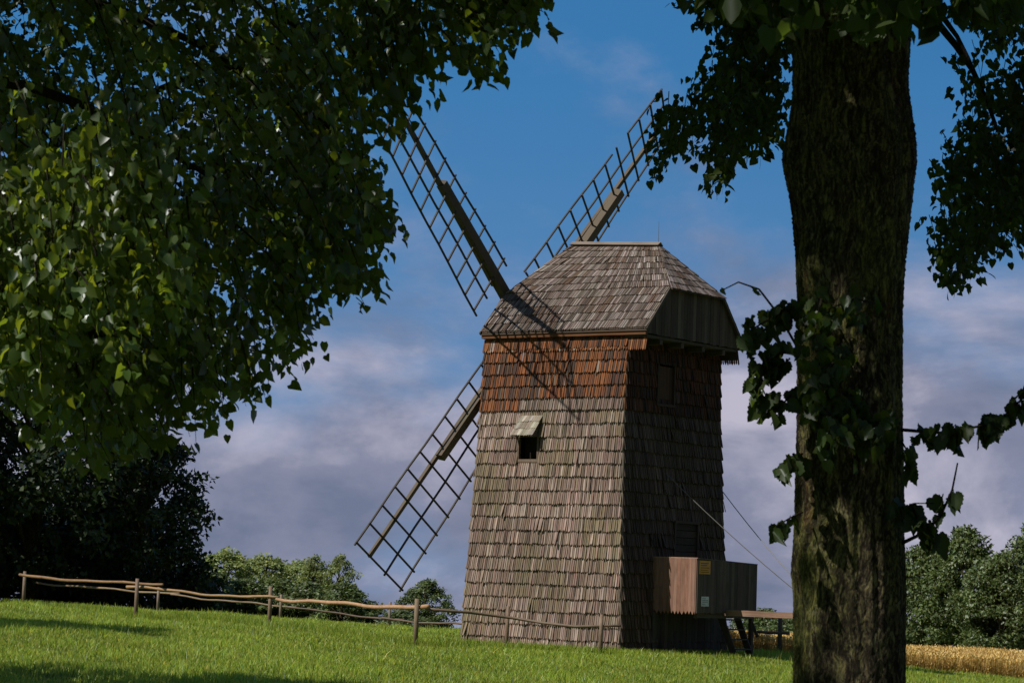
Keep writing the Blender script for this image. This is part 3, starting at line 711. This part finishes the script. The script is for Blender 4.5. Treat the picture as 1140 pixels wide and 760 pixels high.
def bark(name, moss=.5, base=((.035, .028, .02), (.10, .08, .055)), sc=1.0):
    n = mat(name, .92, .15); P = n('TexCoord').outputs['Object']
    warp = n('VectorMath', {0: P, 1: n.vscale(n('TexNoise', {'Vector': P, 'Scale': 5.0, 'Detail': 3.0}).outputs[1], (.12, .12, .3))}, operation='ADD').outputs[0]
    vo = n('TexVoronoi', {'Vector': n.vscale(warp, (44 * sc, 44 * sc, 7 * sc)), 'Scale': 1.0}, feature='DISTANCE_TO_EDGE').outputs[0]
    plates = n.maprange(vo, .02, .28)
    ridg = n.noise(n.vscale(warp, (18 * sc, 18 * sc, 3.4 * sc)), 1.4, 7, .7, .4); fine = n.noise(n.vscale(P, (60 * sc, 60 * sc, 30 * sc)), 1., 6, .8)
    h = n.math('ADD', n.math('ADD', n.math('MULTIPLY', ridg, .62), n.math('MULTIPLY', fine, .46)), n.math('MULTIPLY', plates, .07))
    hc = n.maprange(h, .40, .76, smooth=False)
    c = n.ramp(hc, [(.1, tuple(x * .35 for x in base[0])), (.4, base[0]), (.65, base[1]), (.92, tuple(x * 2.0 for x in base[1]))])
    if moss:
        mm = n.maprange(n.math('ADD', n.noise(n.vscale(P, (3, 3, .9)), 1., 5, .6), n.math('MULTIPLY', hc, .3)), .52, .80)
        c = n.mix(n.math('MULTIPLY', mm, moss), c, n.ramp(hc, [(.15, (.012, .015, .004)), (.5, (.075, .088, .016)), (.9, (.24, .25, .05))]))
        li = n.maprange(n.math('ADD', n.noise(n.vscale(P, (14, 14, 9)), 1., 4, .65), n.math('MULTIPLY', hc, .25)), .70, .80)
        c = n.mix(n.math('MULTIPLY', li, .6), c, (.26, .24, .12))
        rd = n.maprange(n.noise(n.vscale(P, (6, 6, 1.5)), 1., 6, .7), .58, .72)
        c = n.mix(n.math('MULTIPLY', rd, .6), c, n.ramp(hc, [(.2, (.03, .012, .005)), (.8, (.22, .095, .04))]))
    return setc(n, c, h, 1.0, .06)
M_BARK = bark('mossy_lime_bark', .75, ((.034, .026, .017), (.135, .105, .068)), 1.1); M_BARK2 = bark('plain_bark', .25); M_TWIG = bark('twig_bark', 0, ((.03, .025, .018), (.06, .05, .035)), 2)

def trunk_mesh(name, path, rads, par, m, nu=150, nv=260, amp=.5, lumps=(), seed=0):
    """bark cylinder with real ridges and burls; path/rads are control stations (relative to the tree's base)"""
    path = np.array(path, float); rads = np.array(rads, float); k = np.linspace(0, len(path) - 1, nv)
    st = np.arange(len(path)); cx_ = np.stack([np.interp(k, st, path[:, i]) for i in range(3)], 1); rr = np.interp(k, st, rads)
    ker = np.hanning(15); ker /= ker.sum(); pad = lambda q: np.convolve(np.pad(q, 7, mode='edge'), ker, 'valid')
    rr = pad(rr); cx_[:, 0] = pad(cx_[:, 0]); cx_[:, 1] = pad(cx_[:, 1])
    th = np.linspace(0, 2 * np.pi, nu, endpoint=False)
    r2 = np.random.default_rng(seed); disp = np.zeros((nv, nu)); z = cx_[:, 2][:, None]; T = th[None]
    for i in range(26):
        f = r2.integers(3, 34); fz = r2.uniform(.4, 3.2) * (1 if i < 16 else 3); disp += np.cos(T * f + r2.uniform(0, 6) + .9 * np.sin(z * fz + r2.uniform(0, 6)) + 3 * np.sin(z * .7 + i)) * (1.1 / (f ** .45))
    disp += 1.1 * np.cos(T * 2 + 1 + z * .3) + r2.normal(0, .5, (nv, nu))
    rad = rr[:, None] * (1 + .0105 * amp * 2 * disp)
    for lz, la, lr, ls in lumps: rad += lr * np.exp(-((z - lz) / ls) ** 2 - ((np.angle(np.exp(1j * (T - la)))) / .55) ** 2)
    V = np.stack([cx_[:, 0:1] + np.cos(T) * rad, cx_[:, 1:2] + np.sin(T) * rad, np.broadcast_to(z, rad.shape)], -1).reshape(-1, 3)
    i0 = (np.arange(nv - 1)[:, None] * nu); j = np.arange(nu)[None]; j2 = (j + 1) % nu
    F = np.stack([i0 + j, i0 + j2, i0 + nu + j2, i0 + nu + j], -1).reshape(-1, 4)
    return np_mesh(name, V, F.ravel(), np.full(len(F), 4), np.ones((len(F), 3)), m, par, True)

def sprays(ends, dirs, lens, per, size, twig_mb, tone=(.7, 1.2), r_tw=.006, hang=.75, spread=.10, warm=.12):
    """drooping leafy shoots that finish at the given points"""
    LP, LA, LN, LS, LTn = [], [], [], [], []
    for E, d, L in zip(ends, dirs, lens):
        E = np.array(E); d = d / np.linalg.norm(d)
        A = E - d * L + np.array([0, 0, .28 * L]); C = (A + E) / 2 + np.array([0, 0, .16 * L])
        ts = np.linspace(0, 1, 7)[:, None]; curve = (1 - ts) ** 2 * A + 2 * ts * (1 - ts) * C + ts ** 2 * E
        if twig_mb is not None: twig_mb.tube([tuple(p) for p in curve], [r_tw * (1.25 - t[0]) for t in ts], 4, cap=False)
        k = int(per * rng.uniform(.75, 1.25)); t = rng.uniform(.05, 1, k)[:, None]
        p = (1 - t) ** 2 * A + 2 * t * (1 - t) * C + t ** 2 * E
        side = np.cross(d, [0, 0, 1.]); side /= np.linalg.norm(side) + 1e-6; sg = rng.choice([-1, 1], k)[:, None]
        off = side * sg * rng.uniform(.01, spread, k)[:, None] * 1.6 + rand_unit(k) * spread * .7
        # petiole
        p0 = p + off; base_t = rng.uniform(*tone)
        ax = side * sg * .5 + d * .35 + rand_unit(k) * .65; ax[:, 2] -= hang * .75
        nr = rand_unit(k) * 1.0 + np.array([0, -.2, .75])
        LP.append(p0); LA.append(ax); LN.append(nr); LS.append(rng.uniform(.62, 1.15, k) * size); LTn.append(tones(k, .75, 1.2, warm) * base_t)
    return leaves(np.concatenate(LP), np.concatenate(LA), np.concatenate(LN), np.concatenate(LS), np.concatenate(LTn))
def sample_poly(poly, N, d0, d1, dens=None):
    poly = np.array(poly, float); lo_, hi2 = poly.min(0), poly.max(0); P = []
    while len(P) < N:
        px, py = rng.uniform(lo_[0], hi2[0], 400), rng.uniform(lo_[1], hi2[1], 400); ok = in_poly(px, py, poly)
        P += list(zip(px[ok], py[ok]))
    P = P[:N]; ds = rng.uniform(d0, d1, N)
    return np.array([at(px, py, d) for (px, py), d in zip(P, ds)])
def crown_cloud(c, r, N, size, tone, front_clear=True, gaps=()):
    """the part of a crown above the picture: leaves through an ellipsoid, kept off the view"""
    c = np.array(c, float); r = np.array(r, float)
    nl = max(8, N // 90); cl = rand_unit(nl) * (rng.uniform(.25, 1, nl) ** .5)[:, None] * r + c
    k = rng.integers(0, nl, N); P = cl[k] + rng.normal(0, 1, (N, 3)) * np.array([.45, .45, .32]) * (r.mean() / 4.0 + .3)
    if front_clear:
        px, py = to_px(P); ok = ~((py > -25) & (px > -25) & (px < 1165)) & (np.linalg.norm(P - np.array([0, 0, EYE]), axis=1) > 4)
        P = P[ok]
    for gap in gaps:   # openings in the leaves along the sun's direction
        q = P - np.array(SUN)[None] * ((P[:, 2] - gap[4]) / SUN.z)[:, None]
        P = P[~((q[:, 0] > gap[0]) & (q[:, 0] < gap[1]) & (q[:, 1] > gap[2]) & (q[:, 1] < gap[3]) & (rng.uniform(0, 1, len(P)) < gap[5]))]
    n_ = len(P); ax = rand_unit(n_); ax[:, 2] -= .7
    return leaves(P, ax, rand_unit(n_) + np.array([0, 0, .8]), rng.uniform(.7, 1.25, n_) * size, tones(n_, *tone, .12))
def cat(*parts):
    V, Fl, Sz, Tn = [], [], [], []; o = 0
    for v, f, s, t in parts: V.append(v); Fl.append(f + o); Sz.append(s); Tn.append(t); o += len(v)
    return np.concatenate(V), np.concatenate(Fl), np.concatenate(Sz), np.concatenate(Tn)
def place(par, obj):   # geometry was made in world space; move it under its tree
    obj.data.transform(Matrix.Translation(-par.location)); obj.parent = par
    return obj
def limb(mb, a, b, r0_, r1_, lift=.6, n_=10):
    a, b = Vector(a), Vector(b); L = (b - a).length; pts = []
    for i in range(n_ + 1):
        t = i / n_; p = a.lerp(b, t); p.z += lift * L * .25 * math.sin(math.pi * t); p += Vector((math.sin(t * 7 + L), math.cos(t * 6 + L), math.sin(t * 9))) * .02 * L * math.sin(math.pi * t); pts.append(p)
    mb.tube(pts, [r0_ + (r1_ - r0_) * i / n_ for i in range(n_ + 1)], 8)
    return pts

# --- the near lime whose trunk stands right of the mill
D1 = 13.0; bx = at(945, 600, D1).x; bz = gz(bx, D1); sc = D1 / FPX
lt = empty('lime_tree', (bx, D1, bz)); tag(lt, 'thick mossy lime trunk in the right foreground with leafy shoots', 'tree', 'lime trees round the meadow')
prof = [(900, 945, 66), (760, 945, 60), (640, 946, 60.5), (540, 946, 59), (440, 946, 57), (350, 946, 57.5), (280, 947, 61), (215, 948, 67), (180, 948, 70.5), (150, 948, 69), (100, 947, 65), (40, 947, 67), (-60, 948, 72)]
path = [(0, 0, -.3), (0, 0, .15)]; rads = [.48, .40]
for py, px, hw in prof:
    p = at(px, py, D1); path.append((p.x - bx, 0, p.z - bz)); rads.append(hw * sc)
path.append((path[-1][0] + .1, .1, path[-1][2] + 1.5)); rads.append(.36); path.append((path[-1][0] + .3, .3, path[-1][2] + 3)); rads.append(.2)
zl = at(945, 180, D1).z - bz
trunk_mesh('trunk', path, rads, lt, M_BARK, 220, 460, .8, [(zl, math.pi, .03, .18), (zl + .1, 0.1, .02, .2), (zl - 2.2, 3.4, .02, .12), (zl - 1.4, -1.2, .03, .15)], 3)
tw = MB(); top = Vector((bx, D1, bz + path[-3][2]))
for b, r in (((bx - 4, 11, 8.2), .11), ((bx + 4, 12, 8.5), .12), ((bx - 2.5, 16, 9.5), .12), ((bx + 2.5, 9.5, 9), .09), ((bx + 5.5, 15, 9), .1)): limb(tw, top + Vector((0, 0, random.uniform(-.3, .8))), b, r, .03)
parts = []
# leafy shoots straight from the trunk
def shoot(pts, rad, per, size, tone, spread=.06):
    """one trunk shoot: a bare stem through the points with leaves set along it"""
    pts = [Vector(p) for p in pts]; tw.tube(pts, [rad * (1 - .6 * i / (len(pts) - 1)) for i in range(len(pts))], 5)
    P = np.array(pts); k = per; s = rng.uniform(.12, 1, k) * (len(P) - 1); i = np.minimum(s.astype(int), len(P) - 2); f = (s - i)[:, None]
    p = P[i] * (1 - f) + P[i + 1] * f + rand_unit(k) * spread; ax = rand_unit(k) * .6; ax[:, 2] -= .8
    return leaves(p, ax, rand_unit(k) * .8 + np.array([0, -.7, .35]), rng.uniform(.5, 1.1, k) * size, tones(k, *tone, .12), TOOTH)
A_ = lambda px, py, d=12.6: tuple(at(px, py, d))
parts.append(shoot([A_(892, 350, 12.8), A_(880, 345), A_(862, 352), A_(838, 366), A_(825, 390)], .009, 44, 0.098, (.7, 1.15), .055))
parts.append(shoot([A_(895, 400, 12.8), A_(868, 352), A_(845, 322), A_(822, 314), A_(806, 322)], .008, 5, .07, (.8, 1.2), .02))
parts.append(shoot([A_(892, 395, 12.8), A_(872, 392), A_(850, 402), A_(845, 425), A_(860, 455)], .009, 44, 0.098, (.6, 1.1), .06))
parts.append(shoot([A_(895, 440, 12.7), A_(880, 440), A_(866, 455), A_(842, 455)], .007, 12, .10, (.6, 1.0), .03))
parts.append(shoot([A_(893, 505, 12.75), A_(880, 515), A_(866, 528)], .006, 14, .10, (.5, .9), .03))
parts.append(shoot([A_(893, 570, 12.8), A_(878, 577), A_(858, 590)], .006, 10, .095, (.5, .9), .02))
for (x0, y0, x1, y1, k) in ((915, 330, 905, 395, 28), (940, 395, 905, 440, 30), (950, 440, 930, 500, 34), (990, 470, 960, 500, 26), (900, 450, 930, 470, 22), (985, 340, 920, 345, 14)):
    parts.append(shoot([A_(x0, y0, 12.72), A_((x0 + x1) / 2, (y0 + y1) / 2 - 10, 12.45), A_(x1, y1, 12.4)], .007, int(k * 1.7), .086, (.6, 1.05), .085))
parts.append(shoot([A_(1003, 478, 12.9), A_(1025, 480), A_(1052, 482), A_(1082, 476), A_(1110, 470), A_(1142, 440), A_(1165, 430)], .01, 78, 0.098, (.6, 1.0), .05))
parts.append(shoot([A_(1003, 490, 12.9), A_(1012, 505), A_(1020, 530)], .006, 9, .11, (.6, 1.0), .04))
parts.append(shoot([A_(1003, 605, 12.9), A_(1030, 592), A_(1048, 572), A_(1060, 545), A_(1066, 515)], .011, 13, .095, (.6, 1.0), .035))
parts.append(shoot([A_(1000, 560, 12.8), A_(1012, 570), A_(1030, 585), A_(1044, 605)], .006, 15, .12, (.5, .9), .035))
parts.append(shoot([A_(1003, 585, 12.8), A_(1018, 560), A_(1040, 560)], .006, 12, 0.098, (.5, .9), .03))
# hanging fringe along the top of the frame
fr_poly = [(775, -60), (1145, -60), (1145, 8), (1100, 30), (1068, 46), (1030, 60), (1012, 72), (992, 56), (960, 34), (920, 44), (880, 40), (845, 34), (800, 22), (778, 10)]
E1 = sample_poly(fr_poly, 90, 10.6, 12.4); dd = rand_unit(90) * .5 + np.array([0, -.4, -.9])
parts.append(sprays(E1, dd, rng.uniform(.35, .7, 90), 24, .10, tw, (.55, 1.1)))
parts.append(crown_cloud((bx, 12.5, 10.2), (5.5, 5, 3.6), 12000, .17, (.7, 1.1), gaps=((1.2, 1.95, 11.6, 13.6, 2.3, .72),)))
tw_o = place(lt, tw.build('branch', M_TWIG, None, True))
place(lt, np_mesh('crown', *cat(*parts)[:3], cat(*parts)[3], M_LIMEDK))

# --- the lime behind it, whose branches hang down on both sides of that trunk
D2 = 25.0; bx2 = at(948, 500, D2).x; bz2 = gz(bx2, D2)
l2 = empty('lime_tree', (bx2, D2, bz2)); tag(l2, 'lime half hidden behind the near trunk, small dark leaves drooping both sides of it', 'tree', 'lime trees round the meadow')
trunk_mesh('trunk', [(0, 0, -.3), (0, 0, .4), (.0, 0, 4), (.0, .1, 8), (.0, .2, 12)], [.42, .33, .27, .24, .12], l2, M_BARK2, 40, 80, .6, (), 8)
tw = MB(); parts = []
for poly, N, k in (([(782, 100), (792, 60), (806, 30), (840, 20), (868, 40), (862, 75), (866, 100), (852, 130), (856, 180), (846, 195), (838, 168), (822, 178), (812, 214), (796, 228), (786, 205), (776, 200), (780, 160), (776, 130)], 92, 1),
                   ([(722, 178), (752, 140), (775, 138), (772, 178), (745, 190), (726, 208), (712, 214), (712, 198)], 13, 1),
                   ([(1150, 90), (1120, 100), (1090, 105), (1078, 140), (1080, 170), (1062, 200), (1046, 235), (1058, 268), (1050, 300), (1056, 338), (1070, 345), (1092, 320), (1118, 288), (1145, 285), (1200, 260), (1200, 90)], 165, 1),
                   ([(1090, 55), (1110, 70), (1145, 70), (1145, 10), (1080, 10)], 30, 1), ([(735, -30), (870, -30), (870, 45), (800, 60), (780, 35), (735, 5)], 40, 1)):
    E2 = sample_poly(poly, N, 23.0, 26.5); dd = rand_unit(N) * .45 + np.array([0, 0, -.85]); dd[:, 0] += np.where(E2[:, 0] < bx2, -.35, .1)
    parts.append(sprays(E2, dd, rng.uniform(.3, .6, N), 28, .085, tw, (.5, 1.1), .004))
for px, py, b in ((830, 60, .05), (1090, 90, .05), (1130, 200, .03), (800, 150, .03)):
    limb(tw, (bx2, D2, bz2 + 8.5), tuple(at(px, py, 24.8)), .07, .012, .9)
parts.append(crown_cloud((bx2 - 2.2, D2 - 1.6, 12.4), (7.2, 5.2, 3.9), 21000, .22, (.7, 1.1)))  # unseen crown, enlarged and set sunward to shade the hanging leaves
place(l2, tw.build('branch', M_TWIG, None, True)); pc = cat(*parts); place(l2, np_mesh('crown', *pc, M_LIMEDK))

# --- the lime on the left whose boughs hang into the picture
D3 = 14.0
l3 = empty('lime_tree', (-5.4, 13.0, gz(-5.4, 13))); tag(l3, 'lime standing just left of the picture, its leafy boughs filling the upper left', 'tree', 'lime trees round the meadow')
trunk_mesh('trunk', [(0, 0, -.3), (0, 0, .3), (0, 0, 3), (.1, .1, 6), (.3, .2, 10)], [.5, .38, .33, .28, .14], l3, M_BARK, 60, 120, .6, (), 5)
tw = MB(); parts = []
main = [(-60, -40), (620, -40), (612, 18), (590, 30), (560, 25), (520, 28), (488, 42), (478, 84), (470, 118), (448, 150), (425, 158), (412, 140), (398, 128), (396, 150), (410, 190), (424, 232), (440, 248), (430, 276), (412, 272), (418, 300), (430, 346), (408, 348), (376, 334), (352, 350), (350, 395), (330, 410), (316, 388), (300, 430), (298, 462), (262, 462), (222, 492), (180, 480), (170, 515), (130, 500), (108, 520), (86, 485), (66, 512), (50, 485), (14, 470), (-60, 490)]
E3 = sample_poly(main, 560, 12.4, 16.5)
mx, my = to_px(E3); thin = (mx > 70) & (mx < 340) & (my > 10) & (my < 270) & (rng.uniform(0, 1, 560) < .5); E3 = E3[~thin]; k = len(E3)
dd = rand_unit(k) * .45 + np.array([.55, 0, -.75]); parts.append(sprays(E3, dd, rng.uniform(.35, .7, k), 40, .062, tw, (.6, 1.35), .005, .75, .085, .22))
lobe = [(505, 0), (618, 0), (606, 24), (590, 46), (566, 50), (560, 78), (545, 92), (534, 82), (518, 78), (512, 64), (535, 50), (520, 30)]
edge = [(398, 235), (440, 246), (430, 276), (415, 275), (430, 348), (404, 350), (380, 325), (352, 372), (345, 398), (322, 400), (320, 370), (390, 290)]
E3 = sample_poly(edge, 34, 12.8, 15); parts.append(sprays(E3, rand_unit(34) * .4 + np.array([.5, 0, -.7]), rng.uniform(.25, .45, 34), 28, .068, tw, (.6, 1.1), .005))
low = [(60, 470), (120, 470), (222, 470), (300, 440), (302, 466), (262, 470), (224, 498), (180, 505), (110, 522), (60, 512)]
E3 = sample_poly(low, 46, 12.2, 14.5); parts.append(sprays(E3, rand_unit(46) * .4 + np.array([.3, 0, -.8]), rng.uniform(.3, .5, 46), 28, .068, tw, (.6, 1.1), .005))
E3 = sample_poly(lobe, 30, 13, 14.5); parts.append(sprays(E3, rand_unit(30) * .4 + np.array([.7, 0, -.5]), rng.uniform(.2, .4, 30), 30, .068, tw, (.7, 1.2), .005))
tipd = [(400, 100), (478, 60), (482, 90), (462, 130), (446, 162), (422, 160), (405, 140)]
E3 = sample_poly(tipd, 20, 13, 14.5); parts.append(sprays(E3, rand_unit(20) * .4 + np.array([.3, 0, -.9]), rng.uniform(.3, .5, 20), 24, .08, tw, (.7, 1.2), .005))
# the low bough at the far left reaches out of the shade into the sun
lit = [(-80, 205), (120, 195), (190, 240), (230, 330), (200, 400), (150, 440), (80, 470), (30, 450), (-80, 460)]
E3 = sample_poly(lit, 110, 11.2, 12.6); parts.append(sprays(E3, rand_unit(110) * .4 + np.array([.3, -.3, -.8]), rng.uniform(.35, .6, 110), 40, .066, tw, (.9, 1.5), .005))
for a, b, r in (((0, 0, 5.2), at(330, 30, 14.5), .09), ((0, 0, 4.4), at(240, 200, 14), .07), ((0, 0, 4.0), at(160, 330, 13), .06), ((0, 0, 6), at(560, -40, 14), .09), ((0, 0, 5), at(380, 150, 15), .06), ((0, 0, 6.4), (-2, 16, 9), .1), ((0, 0, 7), (-7, 10, 10), .1)):
    limb(tw, Vector(a) + l3.location, b, r, .014, .5)
parts.append(crown_cloud((-4.6, 13.5, 10.2), (5.6, 5.0, 3.8), 12500, .17, (.7, 1.1), gaps=((-3.3, -1.55, 10.4, 13.0, 3.4, .9), (1.2, 1.95, 11.6, 13.6, 2.3, .72))))
place(l3, tw.build('branch', M_TWIG, None, True)); pc = cat(*parts); place(l3, np_mesh('crown', *pc, M_LIME))

# --- a bigger tree farther back on the left, small leaves, fills in behind the boughs
D4 = 33.0
l4 = empty('oak_tree', (-9.6, D4, gz(-9.6, D4))); tag(l4, 'oak behind the hanging boughs at upper left, small leaves against the sky', 'tree', 'dark oaks on the left')
trunk_mesh('trunk', [(0, 0, -.3), (0, 0, .4), (0, 0, 4), (.3, 0, 8), (.6, 0, 13)], [.6, .48, .42, .34, .12], l4, M_BARK2, 50, 80, .8, (), 9)
tw = MB(); parts = []
poly4 = [(-90, -40), (420, -40), (440, 60), (410, 130), (395, 165), (412, 172), (404, 190), (424, 215), (432, 232), (408, 245), (420, 280), (380, 330), (330, 380), (240, 420), (150, 440), (-90, 420)]
E4 = sample_poly(poly4, 560, 30.5, 36); dd = rand_unit(560) * .7 + np.array([.7, 0, -.15])
parts.append(sprays(E4, dd, rng.uniform(.6, 1.1, 560), 28, .10, tw, (.6, 1.2), .006, .3, .13))
for b, r in ((at(380, 200, 33), .1), (at(300, 60, 33), .12), (at(200, 300, 34), .1), (at(100, 120, 32), .12), (at(330, 330, 33), .06), (at(250, -60, 34), .12)): limb(tw, Vector((-9.3, D4, gz(-9.6, D4) + random.uniform(5, 9))), b, r, .02, .3)
parts.append(crown_cloud((-9.0, D4, 14.5), (6.5, 5.5, 5.0), 9000, .22, (.7, 1.1)))
place(l4, tw.build('branch', M_TWIG, None, True)); pc = cat(*parts); place(l4, np_mesh('crown', *pc, M_OAK))

# --- generic whole trees, farther away
def tree_parts(name, h, r, trunk_h, m_leaf, m_bark, nl, per, leaf, tone, seed, shape=1.0, r_tr=.22, blob=.62):
    """a tree at the origin: tapered trunk with limbs, and leaf clumps held on an uneven crown"""
    r1 = np.random.default_rng(seed); root = empty(name, (0, 0, 0))
    mb = MB(); mb.tube([(0, 0, -.5), (0, 0, .3), (.05, .05, h * .35), (.15, .1, h * .65), (.2, .1, h * .9)], [r_tr * 1.3, r_tr, r_tr * .8, r_tr * .5, r_tr * .12], 8)
    ch = h - trunk_h; cl = []; szs = []
    lob = [(r1.uniform(0, 6.28), r1.uniform(.15, .95), r1.uniform(.6, 1.15)) for _ in range(9)]
    while len(cl) < nl:
        t = r1.uniform(0, 1); a = r1.uniform(0, 6.28)
        env = (math.sin(math.pi * min(1, (t * .86 + .14)) ** shape) ** .6) * r
        env *= .72 + .28 * max(math.cos(a - la) * math.exp(-((t - lt_) / .25) ** 2) * lk for la, lt_, lk in lob) + .16 * r1.normal()
        q = r1.uniform(.35, 1) ** .45 * max(env, .1)
        cl.append((math.cos(a) * q, math.sin(a) * q, trunk_h + ch * t * (1 - .1 * (q / r) ** 2))); szs.append(r1.uniform(.6, 1.25))
    cl = np.array(cl); szs = np.array(szs)
    for i in r1.choice(nl, min(26, nl), False):
        p = cl[i]; limb(mb, (0.08, .05, max(trunk_h * .7, p[2] - r * .75)), tuple(p), r_tr * .32, .02, .2, 5)
    mb.build('trunk', m_bark, root, True)
    k = np.repeat(np.arange(nl), per); N = len(k)
    g_ = r1.normal(0, 1, (N, 3)); g_ /= np.linalg.norm(g_, axis=1, keepdims=True); g_ *= (r1.uniform(0, 1, N) ** .4)[:, None]
    P = cl[k] + g_ * np.array([blob, blob, blob * .62]) * szs[k][:, None]
    ax = g_ * .6 + r1.normal(0, .6, (N, 3)); ax[:, 2] -= .25; nr = g_ + r1.normal(0, .55, (N, 3)) + np.array([0, 0, .45])
    ct = r1.uniform(.75, 1.22, nl); tt = tones(N, *tone, .12, r1) * ct[k][:, None]
    o = np_mesh('crown', *leaves(P, ax, nr, r1.uniform(.65, 1.3, N) * leaf, tt, QUAD), m_leaf, root)
    return root
def dup(root, loc, rz, s, label, group):
    c = root.copy(); COL.objects.link(c); c.location = loc; c.rotation_euler = (0, 0, rz); c.scale = s; tag(c, label, root['category'], group)
    for ch in root.children: d = ch.copy(); COL.objects.link(d); d.parent = c
    return c
used = set()
def plant(root, px, d, s, label, group, rz=None, cat_='tree', dz=0.0):
    x = PX(px, d); loc = (x, d, gz(x, d) + dz); rz = random.uniform(0, 6.28) if rz is None else rz; s = s if isinstance(s, tuple) else (s, s, s)
    if root.name in used: return dup(root, loc, rz, s, label, group)
    used.add(root.name); root.location = loc; root.rotation_euler = (0, 0, rz); root.scale = s; tag(root, label, cat_, group); return root

G = 'dark oaks on the left'
oakA = tree_parts('oak_tree', 13, 5.6, 1.2, M_OAK, M_BARK2, 330, 75, .26, (.75, 1.2), 21, .9, .4, .8)
plant(oakA, 40, 104, (1.05, 1.05, 1.05), 'broad dark oak behind the highest end of the pale fence', G)
plant(oakA, -130, 100, (1.1, 1.1, 1.1), 'dark oak cut off by the left edge of the picture', G)
oakB = tree_parts('oak_tree', 8.2, 3.6, .5, M_OAK, M_BARK2, 210, 75, .22, (.75, 1.2), 22, .85, .28, .7)
plant(oakB, 160, 106, (1.02, 1.02, 1.0), 'rounded dark oak where the dark trees end towards the sky', G)
plant(oakB, 110, 112, (1.1, 1.1, 1.08), 'dark oak in the middle of the dark trees behind the fence', G)
plant(oakB, -25, 106, (.95, .95, .8), 'low dark oak at the left edge behind the first fence post', G)
plant(oakB, 66, 109, (.8, .8, .55), 'dark oak scrub between the first two fence posts', G)
plant(oakB, 214, 108, (.45, .45, .36), 'low dark oak scrub at the right foot of the dark trees', G)

G = 'pale trees far beyond the fence'
wil = tree_parts('willow_tree', 8, 3.0, .6, M_PALE, M_BARK2, 150, 60, .26, (.75, 1.2), 31, .9, .2, .6)
bir = tree_parts('birch_tree', 8.5, 2.2, 1.2, M_PALE, M_BARK2, 120, 50, .24, (.6, 1.0), 32, 1.0, .14, .55)
for root, px, d, s, l in ((wil, 258, 150, (.78, .78, .58), 'pale willow next to the dark oaks in the far tree line'), (wil, 300, 152, (.8, .8, .55), 'fullest pale willow in the middle of the far tree line'), (wil, 338, 158, (.8, .8, .53), 'pale willow overlapped by the loose birches of the far tree line'),
                          (bir, 356, 150, (.66, .66, .54), 'loose birch next to the willows in the far tree line'), (bir, 384, 149, .55, 'tallest loose birch at the right end of the far tree line'), (bir, 402, 153, .34, 'small birch dropping off at the right end of the far tree line')):
    plant(root, px, d, s, l, G)
ash = tree_parts('maple_tree', 6.2, 3.0, .4, M_HEDGE, M_BARK2, 150, 70, .22, (.8, 1.25), 33, .9, .2, .62)
plant(ash, 481, 118, (.54, .54, .41), 'round green tree beside the lower left corner of the windmill', 'green trees beyond the meadow')
shr = tree_parts('shrub', 2.6, 1.7, .1, M_HEDGE, M_BARK2, 70, 60, .17, (.75, 1.25), 34, .75, .07, .5)
G = 'shrubs below the second fence'
for px, d, s, l in ((212, 116, 1.0, 'shrub at the foot of the dark oaks'), (246, 118, 1.05, 'shrub under the pale willows'), (282, 115, .9, 'shrub under the fullest willow'), (318, 117, 1.0, 'shrub behind the middle post of the second fence'),
                    (352, 116, .95, 'shrub under the loose birches'), (388, 114, .95, 'shrub below the tip of the lowest sail'), (420, 116, .9, 'shrub left of the round green tree'), (455, 112, .75, 'shrub right under the round green tree')):
    plant(shr, px, d, (s * 1.1, s * 1.1, s * (.78 if px < 400 else .5)), l, G, None, 'shrub')
G = 'copse behind the wheat'
mapA = tree_parts('maple_tree', 7.2, 3.4, .3, M_HEDGE, M_BARK2, 220, 80, .22, (.8, 1.3), 41, .8, .2, .7)
mapB = tree_parts('maple_tree', 8.0, 3.0, .3, M_HEDGE, M_BARK2, 210, 80, .22, (.8, 1.3), 42, .85, .2, .7)
for root, px, d, s, l in ((mapA, 1032, 122, .74, 'copse tree directly right of the thick trunk behind the wheat'), (mapB, 1078, 120, .77, 'middle copse tree behind the wheat, rising highest before the dip'), (mapA, 1116, 117, .68, 'lower rounded copse tree in front at the right behind the wheat'),
                          (mapB, 1158, 121, .84, 'copse tree at the right edge, its pointed top above the others'), (mapA, 985, 126, .72, 'copse tree hidden behind the thick trunk'), (mapA, 1225, 118, .9, 'copse tree outside the right edge')):
    plant(root, px, d, s, l, G)
for px, d, s, l in ((838, 150, .62, 'bush seen just right of the stair'), (857, 142, .72, 'bush seen under the middle of the tail pole'), (880, 138, .62, 'bush half hidden by the thick trunk under the tail pole'), (905, 136, .7, 'bush hidden behind the thick trunk')):
    plant(shr, px, d, (s * 1.5, s * 1.5, s), l, 'bushes seen under the tail pole', None, 'shrub')

# --- neighbours in the row outside the left edge; they throw the shade on the meadow
row = tree_parts('lime_tree', 15, 4.8, 3.2, M_LIME, M_BARK2, 240, 60, .3, (.8, 1.2), 51, .8, .35, .9)
for (x, y), l in (((-21.5, 57.5), 'lime of the row outside the left edge, shading the upper meadow'), ((-14.2, 33.5), 'lime of the row outside the left edge, shading the bottom corner')):
    if 'lime_tree_row' not in used: used.add('lime_tree_row'); row.location = (x, y, gz(x, y)); tag(row, l, 'tree', 'lime trees round the meadow')
    else: dup(row, (x, y, gz(x, y)), 2.0, (1, 1, 1), l, 'lime trees round the meadow')
